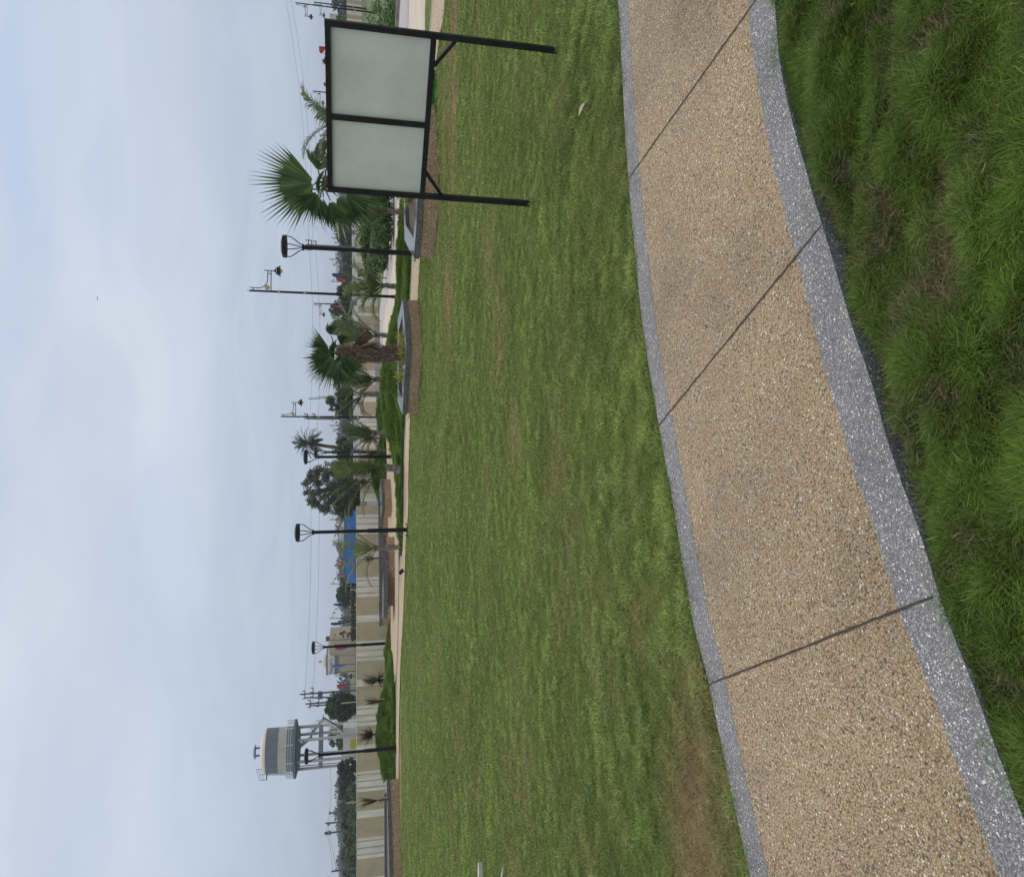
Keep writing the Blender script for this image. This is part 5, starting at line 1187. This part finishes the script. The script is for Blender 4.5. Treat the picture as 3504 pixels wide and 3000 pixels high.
a, b = P(1732, 2965), P(1729, 3010); tag(MB().tube([(a.x, a.y, 0.03), ((a.x + b.x) / 2, a.y, 0.045), (b.x, b.y, 0.035)], [0.004, 0.012, 0.01], 6).build('stick', M['chalk']), 'whitish stick lying in the lawn near the pale stone', 'stick')
# bundle on the path beyond the signboard
v = P(1490, 318); r = tag(MB().lathe([(0, -0.32), (0.05, -0.30), (0.11, 0.0), (0.09, 0.2), (0.03, 0.36), (0, 0.38)], 9).build('folded_umbrella', [M['green'], M['lime']]), 'bright green folded umbrella lying by the planter under the signboard', 'umbrella')
r.data.polygons.foreach_set('material_index', [i % 9 // 6 for i in range(len(r.data.polygons))]); r.location = (v.x, v.y, 0.10); r.rotation_euler = (R(90), 0, R(78))
v = P(1489, 272); mb = MB(); mb.lathe([(0, 0), (0.15, 0.0), (0.17, 0.08), (0.11, 0.17), (0.04, 0.2), (0, 0.2)], 9); mb.tube([(0.08, 0, 0.15), (0.25, 0.05, 0.12), (0.42, 0.0, 0.05)], [0.03, 0.03, 0.015], 6)
tag(mb.build('cloth_bag', M['cloth_dark'], loc=(v.x, v.y, 0.0)), 'dark crumpled bag on the path edge beside the green umbrella', 'bag')
def weed(px, y, s, lab):
    s *= 0.72
    p = P(px, y); mb = MB()
    for k in range(11):
        a = k * 2.399; rr = s * random.uniform(0.25, 1.0); c = Vector((math.cos(a) * rr, math.sin(a) * rr * 0.8, 0.03 + random.uniform(0, 0.025))); l_ = s * random.uniform(0.28, 0.45); d = Vector((math.cos(a + random.uniform(-0.6, 0.6)), math.sin(a), 0.15)).normalized(); s_ = Vector((-d.y, d.x, 0)) * l_ * 0.38
        mb.add([c - d * l_ * 0.5, c + s_ - d * l_ * 0.1, c + s_ * 0.8 + d * l_ * 0.25, c + d * l_ * 0.5, c - s_ * 0.8 + d * l_ * 0.25, c - s_ - d * l_ * 0.1], [(0, 1, 2, 3, 4, 5)])
    tag(mb.build('weed', M['weed'], loc=(p.x, p.y, 0)), lab, 'weed', 'broad-leaved weeds in the lawn')
for px, y, s, lb in [(1827, 2099, 0.12, 'broad-leaved weed in the mid lawn farthest from the brown patch'), (2084, 2265, 0.10, 'pale weed in the lawn close to the path, first of two in line'), (2140, 2310, 0.10, 'pale weed nearest the grey border of the path'), (1830, 2338, 0.12, 'spread weed in the mid lawn facing the mound'), (2106, 2406, 0.09, 'cluster of rounded weed leaves near the brown patch'), (2096, 2455, 0.07, 'small weed below the rounded leaf cluster'), (2214, 2446, 0.08, 'greyish weed beside the path border opposite the path joint'), (1819, 2609, 0.12, 'dark weed in the mid lawn facing the lamp below the tower'), (1915, 2655, 0.10, 'small weed in the lawn between the brown patch and the court'), (2194, 2700, 0.08, 'upright pale weed at the brown patch edge'), (2028, 2705, 0.10, 'low weed in the lawn near the picture corner'), (1712, 85, 0.10, 'weed in the lawn beyond the signboard post'), (2018, 372, 0.07, 'green weed tucked under the dry leaf'), (2100, 115, 0.06, 'small weed by the path edge at the road end')]:
    weed(px, y, s, lb)
bv = Q(334, 1021, 140); tag(MB().add([(-0.5, 0, 0.12), (-0.12, 0.12, 0.02), (0, 0.3, 0), (0.12, 0.12, 0.02), (0.5, 0, 0.12), (0.1, -0.08, 0), (0, -0.28, 0), (-0.1, -0.08, 0), (0, 0.02, 0.07), (0, 0, -0.07)], [(0, 1, 8), (0, 8, 7), (1, 2, 8), (2, 3, 8), (3, 4, 8), (4, 5, 8), (5, 6, 8), (6, 7, 8), (1, 0, 9), (0, 7, 9), (2, 1, 9), (3, 2, 9), (4, 3, 9), (5, 4, 9), (6, 5, 9), (7, 6, 9)]).build('bird', M['cloth_dark'], loc=bv), 'tiny dark bird gliding high in the cloudy sky', 'bird')
# ------------------------------------------------------------------ thin haze
hz = newmat('haze_air'); t = NT(hz); pv = t.n('ShaderNodeVolumePrincipled'); pv.inputs['Color'].default_value = (0.86, 0.91, 0.97, 1)
pv.inputs['Density'].default_value = 0.0005; pv.inputs['Anisotropy'].default_value = 0.2; t.l(pv.outputs[0], t.out.inputs['Volume'])
tag(MB().box(-900, -70, -1.3, 900, 1100, 24).build('haze', hz), 'thin pale haze in the humid air', 'haze', kind='stuff')
bpy.context.view_layer.update()
